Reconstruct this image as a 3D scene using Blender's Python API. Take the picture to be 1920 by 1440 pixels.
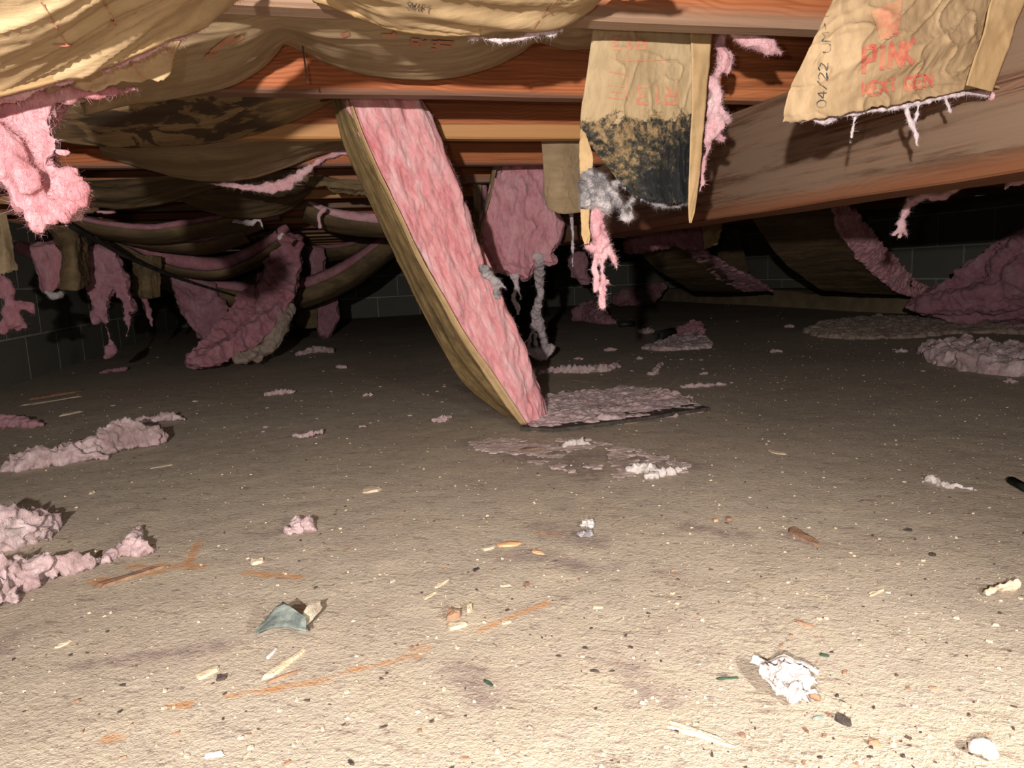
import bpy, bmesh, math, random
import numpy as np
from mathutils import Vector, Matrix, Quaternion
random.seed(7)
C = bpy.context.scene
COL = C.collection
for o in list(bpy.data.objects): bpy.data.objects.remove(o)

# ------------------------------------------------------------------ camera
F = 1400.0; CH = .36; ZJ = .67
cam = bpy.data.cameras.new('camera'); camo = bpy.data.objects.new('camera', cam); COL.objects.link(camo)
cam.sensor_width = 36; cam.lens = 36*F/1920; cam.clip_start = .02
PITCH = math.atan(208/F); ROLL = math.atan(.045)
Rm = Matrix.Rotation(math.pi/2-PITCH, 3, 'X') @ Matrix.Rotation(-ROLL, 3, 'Z')
camo.matrix_world = Matrix.Translation((0, 0, CH)) @ Rm.to_4x4()
C.camera = camo
CAM = np.array([0, 0, CH]); RM = np.array(Rm)

# ------------------------------------------------------------------ light
C.view_settings.view_transform = 'Standard'; C.view_settings.look = 'None'
C.view_settings.gamma = 1; C.view_settings.use_curve_mapping = False
C.view_settings.exposure = 0.0
w = bpy.data.worlds.new('World'); C.world = w; w.use_nodes = True
w.node_tree.nodes['Background'].inputs[0].default_value = (.9, .85, .8, 1)
w.node_tree.nodes['Background'].inputs[1].default_value = .02
def lamp(name, kind, loc, power, color, size=.01, target=None, spot=None, blend=1):
    l = bpy.data.lights.new(name, kind); l.energy = power; l.color = color
    if kind == 'AREA': l.size = size
    else: l.shadow_soft_size = size
    if spot: l.spot_size = math.radians(spot); l.spot_blend = blend
    o = bpy.data.objects.new(name, l); COL.objects.link(o); o.location = loc
    if target is not None:
        o.rotation_euler = (Vector(target)-Vector(loc)).to_track_quat('-Z', 'Y').to_euler()
    return o
# added fill light behind and left of the lens to lift the far floor
lamp('rear_fill', 'SPOT', (-.16, -.42, .48), 150, (1, .95, .91), .012, (.05, 2.0, .40), 120, .9)
# phone flash beside the lens
lamp('phone_flash', 'SPOT', (-.055, .0, .39), 7.0, (1, .97, .94), .006, (.0, 2.0, .25), 130, 1)
# hand lamp low on the right aimed at the ground in front
lamp('hand_lamp', 'SPOT', (.52, -.02, .42), 48, (1, .97, .91), .03, (.20, .47, 0), 84, 1)

# ------------------------------------------------------------------ pixel geometry
VA = math.radians(14.7)
U = np.array([math.cos(VA), math.sin(VA), 0]); V = np.array([-math.sin(VA), math.cos(VA), 0])
def ray(px, py):
    d = RM @ np.array([(px-960)/F, -(py-720)/F, -1.0]); return d
def P(px, py, v):
    d = ray(px, py); t = v/(d @ V); return CAM+d*t
def G(px, py, z=0.0):
    d = ray(px, py); t = (z-CH)/d[2]; return CAM+d*t
def proj(p):
    q = (np.atleast_2d(p)-CAM) @ RM; return np.stack([960+F*q[:, 0]/-q[:, 2], 720-F*q[:, 1]/-q[:, 2]], 1)
def W(u, v, z): return U*u+V*v+np.array([0, 0, z])
def depth(p): return float(-((np.array(p)-CAM) @ RM)[2])

# ------------------------------------------------------------------ noise
def _h(ix, iy, iz, s):
    n = (ix*374761393+iy*668265263+iz*2147483647+s*144665) & 0xffffffff
    n = ((n ^ (n >> 13))*1274126177) & 0xffffffff
    n = ((n ^ (n >> 15))*2246822519) & 0xffffffff
    return ((n ^ (n >> 16)) & 0xffff)/32767.5-1
def noise(p, s=0):
    p = np.asarray(p, float); i = np.floor(p).astype(np.int64); f = p-i; f = f*f*(3-2*f)
    x, y, z = i[..., 0], i[..., 1], i[..., 2]; a, b, c = f[..., 0], f[..., 1], f[..., 2]
    L = lambda m, n, t: m+(n-m)*t
    return L(L(L(_h(x, y, z, s), _h(x+1, y, z, s), a), L(_h(x, y+1, z, s), _h(x+1, y+1, z, s), a), b),
             L(L(_h(x, y, z+1, s), _h(x+1, y, z+1, s), a), L(_h(x, y+1, z+1, s), _h(x+1, y+1, z+1, s), a), b), c)
def fbm(p, s=0, o=4):
    p = np.asarray(p, float); r = 0; a = 1
    for k in range(o): r = r+a*noise(p*2**k+k*17.3, s+k); a *= .5
    return r

# ------------------------------------------------------------------ objects
def link(name, me, parent=None, loc=None):
    o = bpy.data.objects.new(name, me); COL.objects.link(o)
    if parent is not None: o.parent = parent
    if loc is not None: o.location = loc
    return o
def wpos(o):
    p = np.array(o.location, float)
    while o.parent: o = o.parent; p = p+np.array(o.location, float)
    return p
def mesh(name, vs, fs, mat, parent=None, smooth=True, loc=None):
    vs = np.asarray(vs, float)
    off = wpos(parent) if parent is not None else (np.array(loc, float) if loc is not None else np.zeros(3))
    me = bpy.data.meshes.new(name); me.from_pydata((vs-off).tolist(), [], fs); me.update()
    if smooth: me.polygons.foreach_set('use_smooth', [True]*len(me.polygons))
    if mat: me.materials.append(mat)
    o = link(name, me, parent)
    if parent is None and loc is not None: o.location = loc
    return o
def tag(o, label, cat, group=None, kind=None):
    o['label'] = label; o['category'] = cat
    if group: o['group'] = group
    if kind: o['kind'] = kind
    return o
def thing(name, label, cat, loc, group=None):
    o = bpy.data.objects.new(name, None); COL.objects.link(o); o.location = tuple(map(float, loc)); o.empty_display_size = .05
    return tag(o, label, cat, group)
def struct(name, vs=None, fs=None, mat=None, parent=None, smooth=False):
    if vs is None: o = bpy.data.objects.new(name, None); COL.objects.link(o)
    else: o = mesh(name, vs, fs, mat, parent, smooth)
    if parent is None: o['kind'] = 'structure'
    return o

# ------------------------------------------------------------------ materials
def mat(name, rough=.9, spec=.2):
    m = bpy.data.materials.new(name); m.use_nodes = True; nt = m.node_tree
    b = nt.nodes['Principled BSDF']; b.inputs['Roughness'].default_value = rough
    b.inputs['Specular IOR Level'].default_value = spec
    return m, nt, b
class NT:
    def __init__(s, nt): s.nt = nt; s.tc = nt.nodes.new('ShaderNodeTexCoord')
    def n(s, t, ins=None, **kw):
        x = s.nt.nodes.new(t)
        for k, v in kw.items(): setattr(x, k, v)
        for k, v in (ins or {}).items():
            if hasattr(v, 'is_output'): s.nt.links.new(v, x.inputs[k])
            else: x.inputs[k].default_value = v
        return x
    def mapp(s, scale=(1, 1, 1), rot=(0, 0, 0), loc=(0, 0, 0), src='Object'):
        v = s.tc.outputs[src]
        if any(rot): v = s.n('ShaderNodeMapping', {'Vector': v, 'Rotation': rot}).outputs[0]
        return s.n('ShaderNodeMapping', {'Vector': v, 'Scale': scale, 'Location': loc}).outputs[0]
    def noise(s, vec, scale, detail=4, rough=.55, dist=0):
        return s.n('ShaderNodeTexNoise', {'Vector': vec, 'Scale': scale, 'Detail': detail, 'Roughness': rough, 'Distortion': dist}).outputs['Fac']
    def ramp(s, fac, stops):
        r = s.n('ShaderNodeValToRGB', {'Fac': fac}); e = r.color_ramp.elements
        while len(e) < len(stops): e.new(.5)
        for k, (p, c) in enumerate(stops):
            e[k].position = p; e[k].color = c if len(c) == 4 else (*c, 1)
        return r.outputs[0]
    def rng(s, fac, a, b, c=0, d=1):
        return s.n('ShaderNodeMapRange', {'Value': fac, 'From Min': a, 'From Max': b, 'To Min': c, 'To Max': d}, interpolation_type='SMOOTHSTEP').outputs[0]
    def mix(s, fac, a, b, mode='MIX'):
        x = s.n('ShaderNodeMix', data_type='RGBA', blend_type=mode)
        for i, v in ((0, fac), (6, a), (7, b)):
            if hasattr(v, 'is_output'): s.nt.links.new(v, x.inputs[i])
            else: x.inputs[i].default_value = (*v, 1) if isinstance(v, tuple) and len(v) == 3 else v
        return x.outputs[2]
    def math(s, op, a, b=0.0):
        return s.n('ShaderNodeMath', {0: a, 1: b}, operation=op).outputs[0]
    def bump(s, h, dist, strength=1, prev=None):
        i = {'Height': h, 'Distance': dist, 'Strength': strength}
        if prev is not None: i['Normal'] = prev
        return s.n('ShaderNodeBump', i).outputs[0]

def fiber_mat(name, deep, mid, pale, dirt=0.0, dirtcol=(.10, .09, .10), stretch=(1, 1, 1), rot=(0, 0, 0), fine=1.0, grime=None):
    m, nt, b = mat(name, 1, .05); k = NT(nt)
    v = k.mapp(stretch, rot)
    a = k.noise(v, 16, 6, .6, .4); c = k.noise(v, 70, 5, .65, .6); f = k.noise(v, 330, 3, .7, 1.0)
    t = k.math('ADD', k.math('MULTIPLY', a, .52), k.math('ADD', k.math('MULTIPLY', c, .33), k.math('MULTIPLY', f, .15)))
    col = k.ramp(t, [(.36, deep), (.5, mid), (.64, pale)])
    if dirt > 0:
        d = k.noise(k.mapp(loc=(3, 1, 2)), 14, 7, .7, .8)
        col = k.mix(k.math('MULTIPLY', k.rng(d, .60-.25*dirt, .72-.15*dirt), min(1, .4+.6*dirt)), col, dirtcol)
    nt.links.new(col, b.inputs['Base Color'])
    b.inputs['Sheen Weight'].default_value = .25; b.inputs['Sheen Roughness'].default_value = .6
    b.inputs['Sheen Tint'].default_value = (*pale, 1)
    fb = k.noise(k.mapp(tuple(x*y for x, y in zip(stretch, (1.6, 1.6, .5))), rot), 190, 4, .7, 1.5)
    n1 = k.bump(c, .0035*fine, .6); n2 = k.bump(fb, .0035*fine, .8, n1)
    b.inputs['Subsurface Weight'].default_value = .35; b.inputs['Subsurface Radius'].default_value = (1, .6, .6); b.inputs['Subsurface Scale'].default_value = .006
    nt.links.new(n2, b.inputs['Normal'])
    return m
PK = ((.74, .22, .24), (.90, .42, .43), (.96, .66, .65))
M_pink = fiber_mat('pink_wool', *PK, stretch=(2.2, 2.2, .32), rot=(0, .40, 0))
M_wad = fiber_mat('pink_wool_loose', (.66, .31, .34), (.76, .44, .46), (.82, .59, .60), .12, (.30, .22, .24), stretch=(1, 1, .5))
M_near = fiber_mat('pink_wool_near', (.46, .14, .16), (.60, .27, .29), (.70, .46, .47), .12, (.26, .18, .2), stretch=(1, 1, .5))
M_far = fiber_mat('dimmed_rose_wool', (.34, .12, .14), (.44, .20, .225), (.50, .28, .31), .2, (.14, .08, .10), stretch=(1, 1, .5))  # darker copy of the rose wool, far dimness put into its colour
M_mauve = fiber_mat('mauve_wool', (.32, .13, .155), (.42, .205, .235), (.50, .30, .33), .2, (.18, .12, .14))  # mauve toned down, weak light at the back put into its colour
M_deep = fiber_mat('rose_wool', (.62, .24, .27), (.74, .36, .39), (.80, .50, .53), .18, (.2, .12, .14), stretch=(1, 1, .5))
M_pale = fiber_mat('pale_wool', (.55, .42, .44), (.70, .57, .58), (.80, .70, .70), .2, (.25, .20, .2))
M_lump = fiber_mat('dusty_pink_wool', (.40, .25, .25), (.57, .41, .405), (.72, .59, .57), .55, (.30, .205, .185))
M_gray = fiber_mat('mouldy_wool', (.30, .26, .26), (.55, .49, .49), (.70, .62, .60), .75, (.055, .055, .065))
M_brown = fiber_mat('dirty_wool', (.28, .20, .165), (.38, .29, .23), (.46, .36, .30), .3, (.12, .08, .06))
M_white = fiber_mat('white_scrap', (.52, .42, .38), (.70, .61, .57), (.82, .76, .73), .2, (.25, .16, .12))

def paper_mat(name, base, dark, stain=0.0, mold=None, streak=(1, 1, 1), rot=(0, 0, 0)):
    m, nt, b = mat(name, .78, .25); k = NT(nt)
    v = k.mapp(streak, rot)
    a = k.noise(v, 5, 5, .6, .3); c = k.noise(v, 38, 5, .6, .5); f = k.noise(k.mapp(), 420, 2)
    col = k.mix(k.rng(a, .33, .66), base, dark)
    col = k.mix(k.math('MULTIPLY', k.rng(c, .40, .70), .35), col, tuple(x*.62 for x in dark))
    if stain:
        s = k.noise(k.mapp(loc=(5, 2, 1)), 9, 6, .65)
        col = k.mix(k.math('MULTIPLY', k.rng(s, .60-.15*stain, .74), .75*min(1, stain)), col, (.055, .040, .024))
    if mold:
        uv = k.n('ShaderNodeSeparateXYZ', {0: k.tc.outputs['UV']})
        if mold == 'band':
            e = k.math('ADD', uv.outputs['Y'], k.math('MULTIPLY', k.math('SUBTRACT', k.noise(k.mapp(), 55, 6, .75), .5), .34))
            msk = k.rng(e, .52, .565)
            mm = k.noise(k.mapp(loc=(1, 1, 1)), 75, 7, .75, .3)
            side = k.rng(k.math('ADD', uv.outputs['Y'], k.math('MULTIPLY', uv.outputs['X'], .35)), .82, 1.1, 0, .16)
            mc = k.ramp(k.math('SUBTRACT', mm, side), [(.36, (.010, .011, .012)), (.47, (.045, .038, .025)), (.60, (.26, .17, .08))])
            col = k.mix(msk, col, mc)
        if mold == 'spots':
            vo = k.noise(k.mapp(loc=(2.2, .3, 0)), 13, 5, .62, .5)
            x = uv.outputs['X']
            win = k.math('MULTIPLY', k.rng(x, .08, .2), k.rng(x, .86, .70))
            e = k.math('MULTIPLY', k.rng(vo, .47, .53), win)
            col = k.mix(k.math('MULTIPLY', e, .85), col, (.045, .026, .018))
    nt.links.new(col, b.inputs['Base Color'])
    w2 = k.n('ShaderNodeTexVoronoi', {'Vector': k.mapp(tuple(x*1.0 for x in streak), rot), 'Scale': 9.0, 'Randomness': 1.0}, feature='F1').outputs['Distance']
    n0 = k.bump(w2, .006, .45); n1 = k.bump(c, .0012, .5, n0); n2 = k.bump(f, .0004, .5, n1)
    nt.links.new(n2, b.inputs['Normal'])
    return m
K_tan = paper_mat('kraft_paper', (.58, .41, .23), (.43, .295, .155), .1, streak=(.6, 3, 2))
K_old = paper_mat('kraft_paper_old', (.44, .315, .18), (.32, .22, .125), .3, streak=(.6, 3, 2))
K_flap = paper_mat('kraft_flange', (.53, .36, .185), (.44, .285, .135), 0)
K_right = paper_mat('kraft_paper_crumpled', (.48, .335, .19), (.36, .24, .13), .1, streak=(2.5, 2.5, .8))
K_mold = paper_mat('kraft_paper_mouldy', (.49, .365, .21), (.37, .26, .14), .1, 'band', streak=(2, 2, .7))
K_spot = paper_mat('kraft_paper_spotted', (.36, .24, .12), (.22, .14, .07), .3, 'spots', streak=(.6, 3, 2))
K_dark = paper_mat('kraft_paper_dark', (.20, .135, .066), (.10, .066, .034), .7, streak=(.6, 2.5, 2.5))  # stained paper, also darkened to carry the dim light of the far bays
K_strip = paper_mat('kraft_paper_strip', (.42, .29, .13), (.25, .165, .07), .9, streak=(2.4, 2.4, .5), rot=(0, -.5, 0))

def wood_mat(name, base, dark, pale, edge=None, gray=None, grayamt=0.0, seed=0, low=None):
    m, nt, b = mat(name, .62, .3); k = NT(nt)
    v0 = k.mapp((1, 1, 1), loc=(seed*3.1, seed*.7, seed*1.3))
    warp = k.noise(v0, 2.2, 3)
    wv = k.n('ShaderNodeVectorMath', {0: k.mapp((.9, 16, 26), loc=(seed, seed*2, seed)), 1: k.n('ShaderNodeCombineXYZ', {2: k.math('MULTIPLY', warp, 3.5), 1: k.math('MULTIPLY', warp, 1.0)}).outputs[0]}, operation='ADD').outputs[0]
    ring = k.n('ShaderNodeTexWave', {'Vector': wv, 'Scale': 1.6, 'Distortion': 3.2, 'Detail': 3, 'Detail Scale': 1.4}, wave_type='BANDS', bands_direction='Z').outputs['Fac']
    fine = k.noise(k.mapp((2.5, 120, 190)), 1.0, 4, .6)
    big = k.noise(k.mapp((.8, 5, 7), loc=(seed, 0, 0)), 1.5, 4)
    col = k.mix(k.math('MULTIPLY', k.rng(ring, .30, .95), .6), base, dark)
    col = k.mix(k.math('MULTIPLY', k.rng(big, .42, .68), .55), col, pale)
    col = k.mix(k.math('MULTIPLY', k.rng(fine, .45, .72), .5), col, tuple(x*.6 for x in dark))
    stk = k.noise(k.mapp((1.6, 30, 48), loc=(seed, 1, seed)), 1.0, 5, .65, .3)
    col = k.mix(k.math('MULTIPLY', k.rng(stk, .47, .60), .35+.5*grayamt), col, tuple(x*.55 for x in dark))
    ln = k.noise(k.mapp((.9, 70, 110), loc=(seed, 6, 3)), 1.0, 2, .5, .2)
    col = k.mix(k.math('MULTIPLY', k.rng(ln, .54, .60), .30+.45*grayamt), col, tuple(x*.38 for x in dark))
    kn = k.n('ShaderNodeTexVoronoi', {'Vector': k.mapp((1.1, 3, 3.2), loc=(seed*1.7, .4, seed*.37)), 'Scale': 1.0, 'Randomness': 1}).outputs['Distance']
    col = k.mix(k.rng(kn, .075, .02, 0, .9), col, (.09, .028, .012))
    if gray:
        g = k.noise(k.mapp((1.2, 9, 13), loc=(seed, 4, 2)), 1.6, 6, .7)
        col = k.mix(k.math('MULTIPLY', k.rng(g, .62-.3*grayamt, .72-.2*grayamt), .9), col, gray)
    if low:
        z = k.n('ShaderNodeSeparateXYZ', {0: k.tc.outputs['Object']}).outputs['Z']
        zz = k.math('ADD', z, k.math('MULTIPLY', k.math('SUBTRACT', big, .5), .03))
        col = k.mix(k.rng(zz, low[1], low[0], 0, .85), col, low[2])
    nt.links.new(col, b.inputs['Base Color'])
    n1 = k.bump(k.math('MULTIPLY', stk, 1.0), .0025, .5); n2 = k.bump(fine, .0012, .6, n1)
    nt.links.new(n2, b.inputs['Normal'])
    return m
WOODS = [wood_mat('joist_wood_a', (.40, .135, .05), (.26, .07, .025), (.45, .18, .08), seed=1, low=(.003, .030, (.27, .185, .125))),
         wood_mat('joist_wood_b', (.48, .145, .048), (.30, .075, .024), (.58, .22, .09), seed=4, low=(.002, .010, (.17, .10, .07))),
         wood_mat('joist_wood_c', (.46, .15, .055), (.33, .090, .030), (.52, .20, .08), seed=9, low=(.026, .031, (.60, .31, .12)))]
W_beam = wood_mat('beam_wood', (.23, .125, .078), (.14, .07, .042), (.28, .155, .095), gray=(.225, .15, .10), grayamt=.75, seed=6, low=(.004, .040, (.22, .085, .038)))
W_beam2 = W_beam

def block_mat():
    m, nt, b = mat('concrete_block', .95, .1); k = NT(nt)
    a = k.noise(k.mapp(), 7, 5); c = k.noise(k.mapp(), 130, 4, .7)
    r = k.n('ShaderNodeObjectInfo').outputs['Random']
    col = k.mix(a, (.16, .152, .124), (.24, .228, .188)); col = k.mix(k.math('MULTIPLY', r, .5), col, (.16, .15, .12))
    nt.links.new(col, b.inputs['Base Color']); nt.links.new(k.bump(c, .003, .8), b.inputs['Normal']); return m
def flat_mat(name, c1, c2, scale=20, rough=.9, bump=.002, spec=.2):
    m, nt, b = mat(name, rough, spec); k = NT(nt)
    a = k.noise(k.mapp(), scale, 5, .6); c = k.noise(k.mapp(), scale*6, 3, .6)
    nt.links.new(k.mix(k.rng(a, .35, .65), c1, c2), b.inputs['Base Color'])
    nt.links.new(k.bump(c, bump, .7), b.inputs['Normal']); return m
M_block = block_mat()
M_mortar = flat_mat('mortar', (.50, .49, .43), (.40, .39, .34), 30)
M_footing = flat_mat('footing_concrete', (.36, .27, .155), (.26, .19, .11), 8)
M_sub = flat_mat('subfloor', (.22, .12, .06), (.14, .08, .04), 12)
M_metal = flat_mat('rusty_steel', (.07, .05, .045), (.14, .09, .07), 60, .5, .0004, .5)
M_black = flat_mat('black_plastic', (.012, .012, .012), (.03, .028, .025), 30, .5, .0005, .4)
M_chip = flat_mat('pale_wood_chip', (.62, .50, .35), (.50, .39, .26), 60)
M_chipd = flat_mat('brown_chip', (.20, .115, .075), (.30, .18, .11), 60)
M_rust = flat_mat('rusty_flake', (.48, .20, .08), (.58, .36, .20), 40)
M_teal = flat_mat('grey_green_scrap', (.085, .095, .088), (.20, .225, .20), 40)
M_green = flat_mat('green_stick', (.025, .045, .03), (.04, .07, .045), 40)
M_crumb = flat_mat('pale_crumb', (.50, .42, .32), (.42, .35, .26), 90)
M_stone = flat_mat('tan_clod', (.50, .39, .27), (.62, .50, .36), 60)
M_speck = flat_mat('dark_speck', (.10, .065, .05), (.05, .04, .035), 90)
M_lino = flat_mat('dark_edge', (.05, .04, .035), (.09, .07, .055), 60)
def print_mat(name, col, paper, wear):
    m, nt, b = mat(name, .8, .2); k = NT(nt)
    a = k.noise(k.mapp(), 60, 6, .7)
    nt.links.new(k.mix(k.rng(a, .5-wear*.3, .62-wear*.1, 0, wear+.3), col, paper), b.inputs['Base Color']); return m
I_red = print_mat('red_ink', (.50, .12, .085), (.50, .30, .15), .2)
I_faint = print_mat('faded_red_ink', (.52, .18, .12), (.46, .30, .15), .4)
I_black = print_mat('black_ink', (.05, .05, .06), (.45, .32, .18), .3)

# ------------------------------------------------------------------ room structure
def boxv(lo, hi, fr=None):
    x0, y0, z0 = lo; x1, y1, z1 = hi
    vs = [(x, y, z) for z in (z0, z1) for x, y in ((x0, y0), (x1, y0), (x1, y1), (x0, y1))]
    fs = [(0, 3, 2, 1), (4, 5, 6, 7), (0, 1, 5, 4), (1, 2, 6, 5), (2, 3, 7, 6), (3, 0, 4, 7)]
    return vs, fs
UL, UR, UF, VB, V0 = -1.20, 3.86, 3.62, 7.4, -1.1
# floor: one dense patch near the camera, coarser beyond
def floor_mat():
    m, nt, b = mat('dusty_floor', .93, .12); k = NT(nt)
    big = k.noise(k.mapp((1, .8, 1)), 1.4, 5, .6, .4); mid = k.noise(k.mapp(), 9, 6, .65); gr = k.noise(k.mapp(), 170, 4, .7); gr2 = k.noise(k.mapp((1, 1, 1), loc=(1, 2, 3)), 420, 3, .7)
    col = k.mix(k.rng(big, .35, .68), (.47, .395, .31), (.42, .345, .265))
    col = k.mix(k.math('MULTIPLY', k.rng(mid, .46, .70), .5), col, (.54, .44, .315))
    col = k.mix(k.math('MULTIPLY', k.rng(mid, .44, .30), .35), col, (.31, .225, .18))
    col = k.mix(k.math('MULTIPLY', k.rng(gr, .56, .72), .55), col, (.70, .60, .42))
    col = k.mix(k.math('MULTIPLY', k.rng(gr, .42, .30), .55), col, (.26, .195, .155))
    bl = k.noise(k.mapp((1, 2, 1), rot=(0, 0, -.3), loc=(7, 1, 0)), 5, 5, .7)
    col = k.mix(k.rng(bl, .52, .70, 0, .35), col, (.36, .27, .24))
    st = k.noise(k.mapp((3, 12, 1), rot=(0, 0, .3), loc=(4, 1, 0)), 6, 6, .75)
    col = k.mix(k.rng(st, .56, .64, 0, .55), col, (.17, .115, .09))
    sp2 = k.noise(k.mapp((1, 1.6, 1), loc=(9, 9, 1)), 75, 5, .8)
    col = k.mix(k.rng(sp2, .565, .63, 0, .6), col, (.15, .11, .10))
    at = k.n('ShaderNodeAttribute', attribute_name='stain')
    sp = k.n('ShaderNodeSeparateXYZ', {0: at.outputs['Vector']})
    n2 = k.noise(k.mapp(), 60, 5, .7)
    n5 = k.noise(k.mapp((1, 2.5, 1), rot=(0, 0, .3)), 22, 6, .75)
    def masked(ch, lo=.12): return k.math('MULTIPLY', k.rng(k.math('MULTIPLY', sp.outputs[ch], k.math('MULTIPLY', k.math('ADD', n2, .1), k.math('ADD', n5, .1))), lo, .42), .92)
    col = k.mix(masked('X', .13), col, (.50, .25, .11))
    col = k.mix(masked('Y'), col, (.25, .185, .165))
    col = k.mix(masked('Z'), col, (.70, .62, .48))
    nt.links.new(col, b.inputs['Base Color'])
    n1 = k.bump(mid, .0025, .6); n3 = k.bump(gr, .0028, .9, n1); n4 = k.bump(gr2, .0010, .8, n3)
    nt.links.new(n4, b.inputs['Normal'])
    return m
M_floor = floor_mat()
def seg_d(p, a, b):
    a = np.array(a[:2]); b = np.array(b[:2]); ab = b-a; t = np.clip(((p-a) @ ab)/(ab @ ab+1e-9), 0, 1)
    return np.linalg.norm(p-(a+t[:, None]*ab), axis=1)
def floorz(p):
    q = np.concatenate([p[:, :2], np.zeros((len(p), 1))], 1)
    return .004*fbm(q*1.6, 3, 3)+.0007*fbm(q*30, 5, 3)
def grid(us, vs):
    A, B = np.meshgrid(us, vs); p = A[..., None]*U+B[..., None]*V
    nu, nv = len(us), len(vs)
    idx = np.arange(nu*nv).reshape(nv, nu)
    f = np.stack([idx[:-1, :-1], idx[:-1, 1:], idx[1:, 1:], idx[1:, :-1]], -1).reshape(-1, 4)
    return p.reshape(-1, 3), f.tolist()
def axis(segs):
    out = [segs[0][0]]
    for a, b, st in segs:
        n = max(1, round((b-a)/st)); out += list(np.linspace(a, b, n+1)[1:])
    return out
us = axis([(UL-.3, -.8, .03), (-.8, 1.5, .0075), (1.5, UR+.3, .03)])
vs_ = axis([(V0-.1, .35, .05), (.35, 2.0, .0075), (2.0, 3.2, .015), (3.2, VB+.3, .05)])
fp, ff = grid(us, vs_)
fp[:, 2] = floorz(fp)-.004
RUST = [((175, 1085), (300, 1068), 9), ((240, 1058), (380, 1060), 8), ((350, 1055), (372, 1015), 6), ((460, 1070), (560, 1077), 8), ((430, 1295), (480, 1285), 7),
        ((490, 1285), (560, 1272), 8), ((555, 1272), (610, 1265), 8), ((310, 1315), (350, 1310), 8), ((640, 1250), (760, 1222), 6), ((770, 1215), (790, 1205), 12), ((900, 1170), (1025, 1120), 6),
        ((195, 1375), (225, 1372), 8), ((120, 1050), (150, 1045), 7), ((1010, 995), (1050, 1000), 6)]
GREY = [((890, 830), (1010, 860), 30), ((1010, 840), (1100, 885), 34), ((1100, 850), (1290, 870), 26), ((980, 790), (860, 720), 12), ((1020, 985), (1110, 1010), 25), ((1480, 1000), (1530, 1015), 18), ((1180, 1250), (1250, 1290), 30),
        ((860, 1240), (910, 1300), 25), ((0, 1215), (30, 1180), 20), ((980, 1030), (1110, 1060), 22), ((150, 1240), (420, 1200), 18), ((1130, 1060), (1160, 1050), 14), ((1290, 985), (1390, 1000), 16), ((500, 1000), (560, 985), 12)]
PALE = [((760, 1330), (1250, 1370), 60), ((1000, 1420), (1500, 1430), 60), ((560, 1400), (700, 1400), 60), ((860, 1250), (1100, 1260), 30)]
st = np.zeros((len(fp), 3))
for ch, lst in enumerate((RUST, GREY, PALE)):
    for a, b, r in lst:
        A, B = G(*a), G(*b); rr = r/F*depth((A+B)/2)*2.4
        dd = seg_d(fp[:, :2], A, B); st[:, ch] = np.maximum(st[:, ch], np.exp(-(dd/rr)**2))
floor = struct('floor', fp, ff, M_floor, smooth=True)
at = floor.data.attributes.new('stain', 'FLOAT_VECTOR', 'POINT'); st[:, 1] *= .85; st[:, 2] *= .0; at.data.foreach_set('vector', st.ravel())

# block walls: every block an object of its own
def bevel_box(name, sx, sy, sz, bev, m):
    bm = bmesh.new(); bmesh.ops.create_cube(bm, size=1)
    for v in bm.verts: v.co = Vector((v.co.x*sx, v.co.y*sy, v.co.z*sz))
    bmesh.ops.bevel(bm, geom=bm.edges[:], offset=bev, segments=1, affect='EDGES')
    me = bpy.data.meshes.new(name); bm.to_mesh(me); bm.free(); me.materials.append(m); return me
blk = bevel_box('block', .397, .10, .193, .003, M_block); blk_h = bevel_box('block_half', .397, .10, .073, .003, M_block)
def blockwall(name, p0, direc, length, z0=0.0):
    r = struct(name); d = np.array(direc); nrm = np.cross(d, [0, 0, 1])
    ang = math.atan2(d[1], d[0])
    n = int(length/.406)+1
    for row in range(4):
        for i in range(n+1):
            zc = z0+row*.203+(.0965 if row < 3 else .0365)
            c = p0+d*((i+(.5 if row % 2 else 0))*.406)+np.array([0, 0, zc+.005])
            o = link('block', blk if row < 3 else blk_h, r, tuple(c)); o.rotation_euler = (0, 0, ang)
    a = p0-d*.3; b = p0+d*(length+.6); L = nrm*.044
    q = [a+L, b+L, b-L, a-L]
    vs = [(*x[:2], z) for z in (-.05, ZJ+.004) for x in q]
    mesh('mortar', vs, boxv((0,)*3, (1,)*3)[1], M_mortar, r, False)
    return r
blockwall('wall_left', W(UL-.05, .2, -.02), V, VB-.2)
blockwall('wall_right', W(UR+.05, .9, .0), V, VB-.9)
blockwall('wall_back', W(UL, VB+.05, -.02), U, UR-UL)
# wall behind the photographer closes the room (plain, out of view)
vs, fs = boxv((0, 0, 0), (1, 1, 1))
def orient(vs, u0, u1, v0, v1, z0, z1): return [W(u0+(u1-u0)*x, v0+(v1-v0)*y, z0+(z1-z0)*z) for x, y, z in vs]
struct('ceiling', orient(vs, UL-.2, UR+.2, -1.1, VB+.2, ZJ+.184, ZJ+.21), fs, M_sub)
# footing along the right wall
fu = axis([(UF, UR-.005, .06)]); fv = axis([(1.4, VB-.05, .06)])
tp, tf = grid(fu, fv); hh = .125+.012*fbm(tp*3, 8)+.02*noise(tp*1.3+5, 2); tp = tp.copy(); tp[:, 2] = hh
nn = len(fu); edge = [k*nn for k in range(len(fv))]
ev = []
for k in edge: q = tp[k].copy(); q[:2] -= U[:2]*.03; q[2] = -.03; ev.append(q)
base = len(tp); vs2 = np.concatenate([tp, np.array(ev)])
tf += [(edge[k], edge[k+1], base+k+1, base+k) for k in range(len(edge)-1)]
struct('trim_1', vs2, tf, M_footing, smooth=True)

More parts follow.
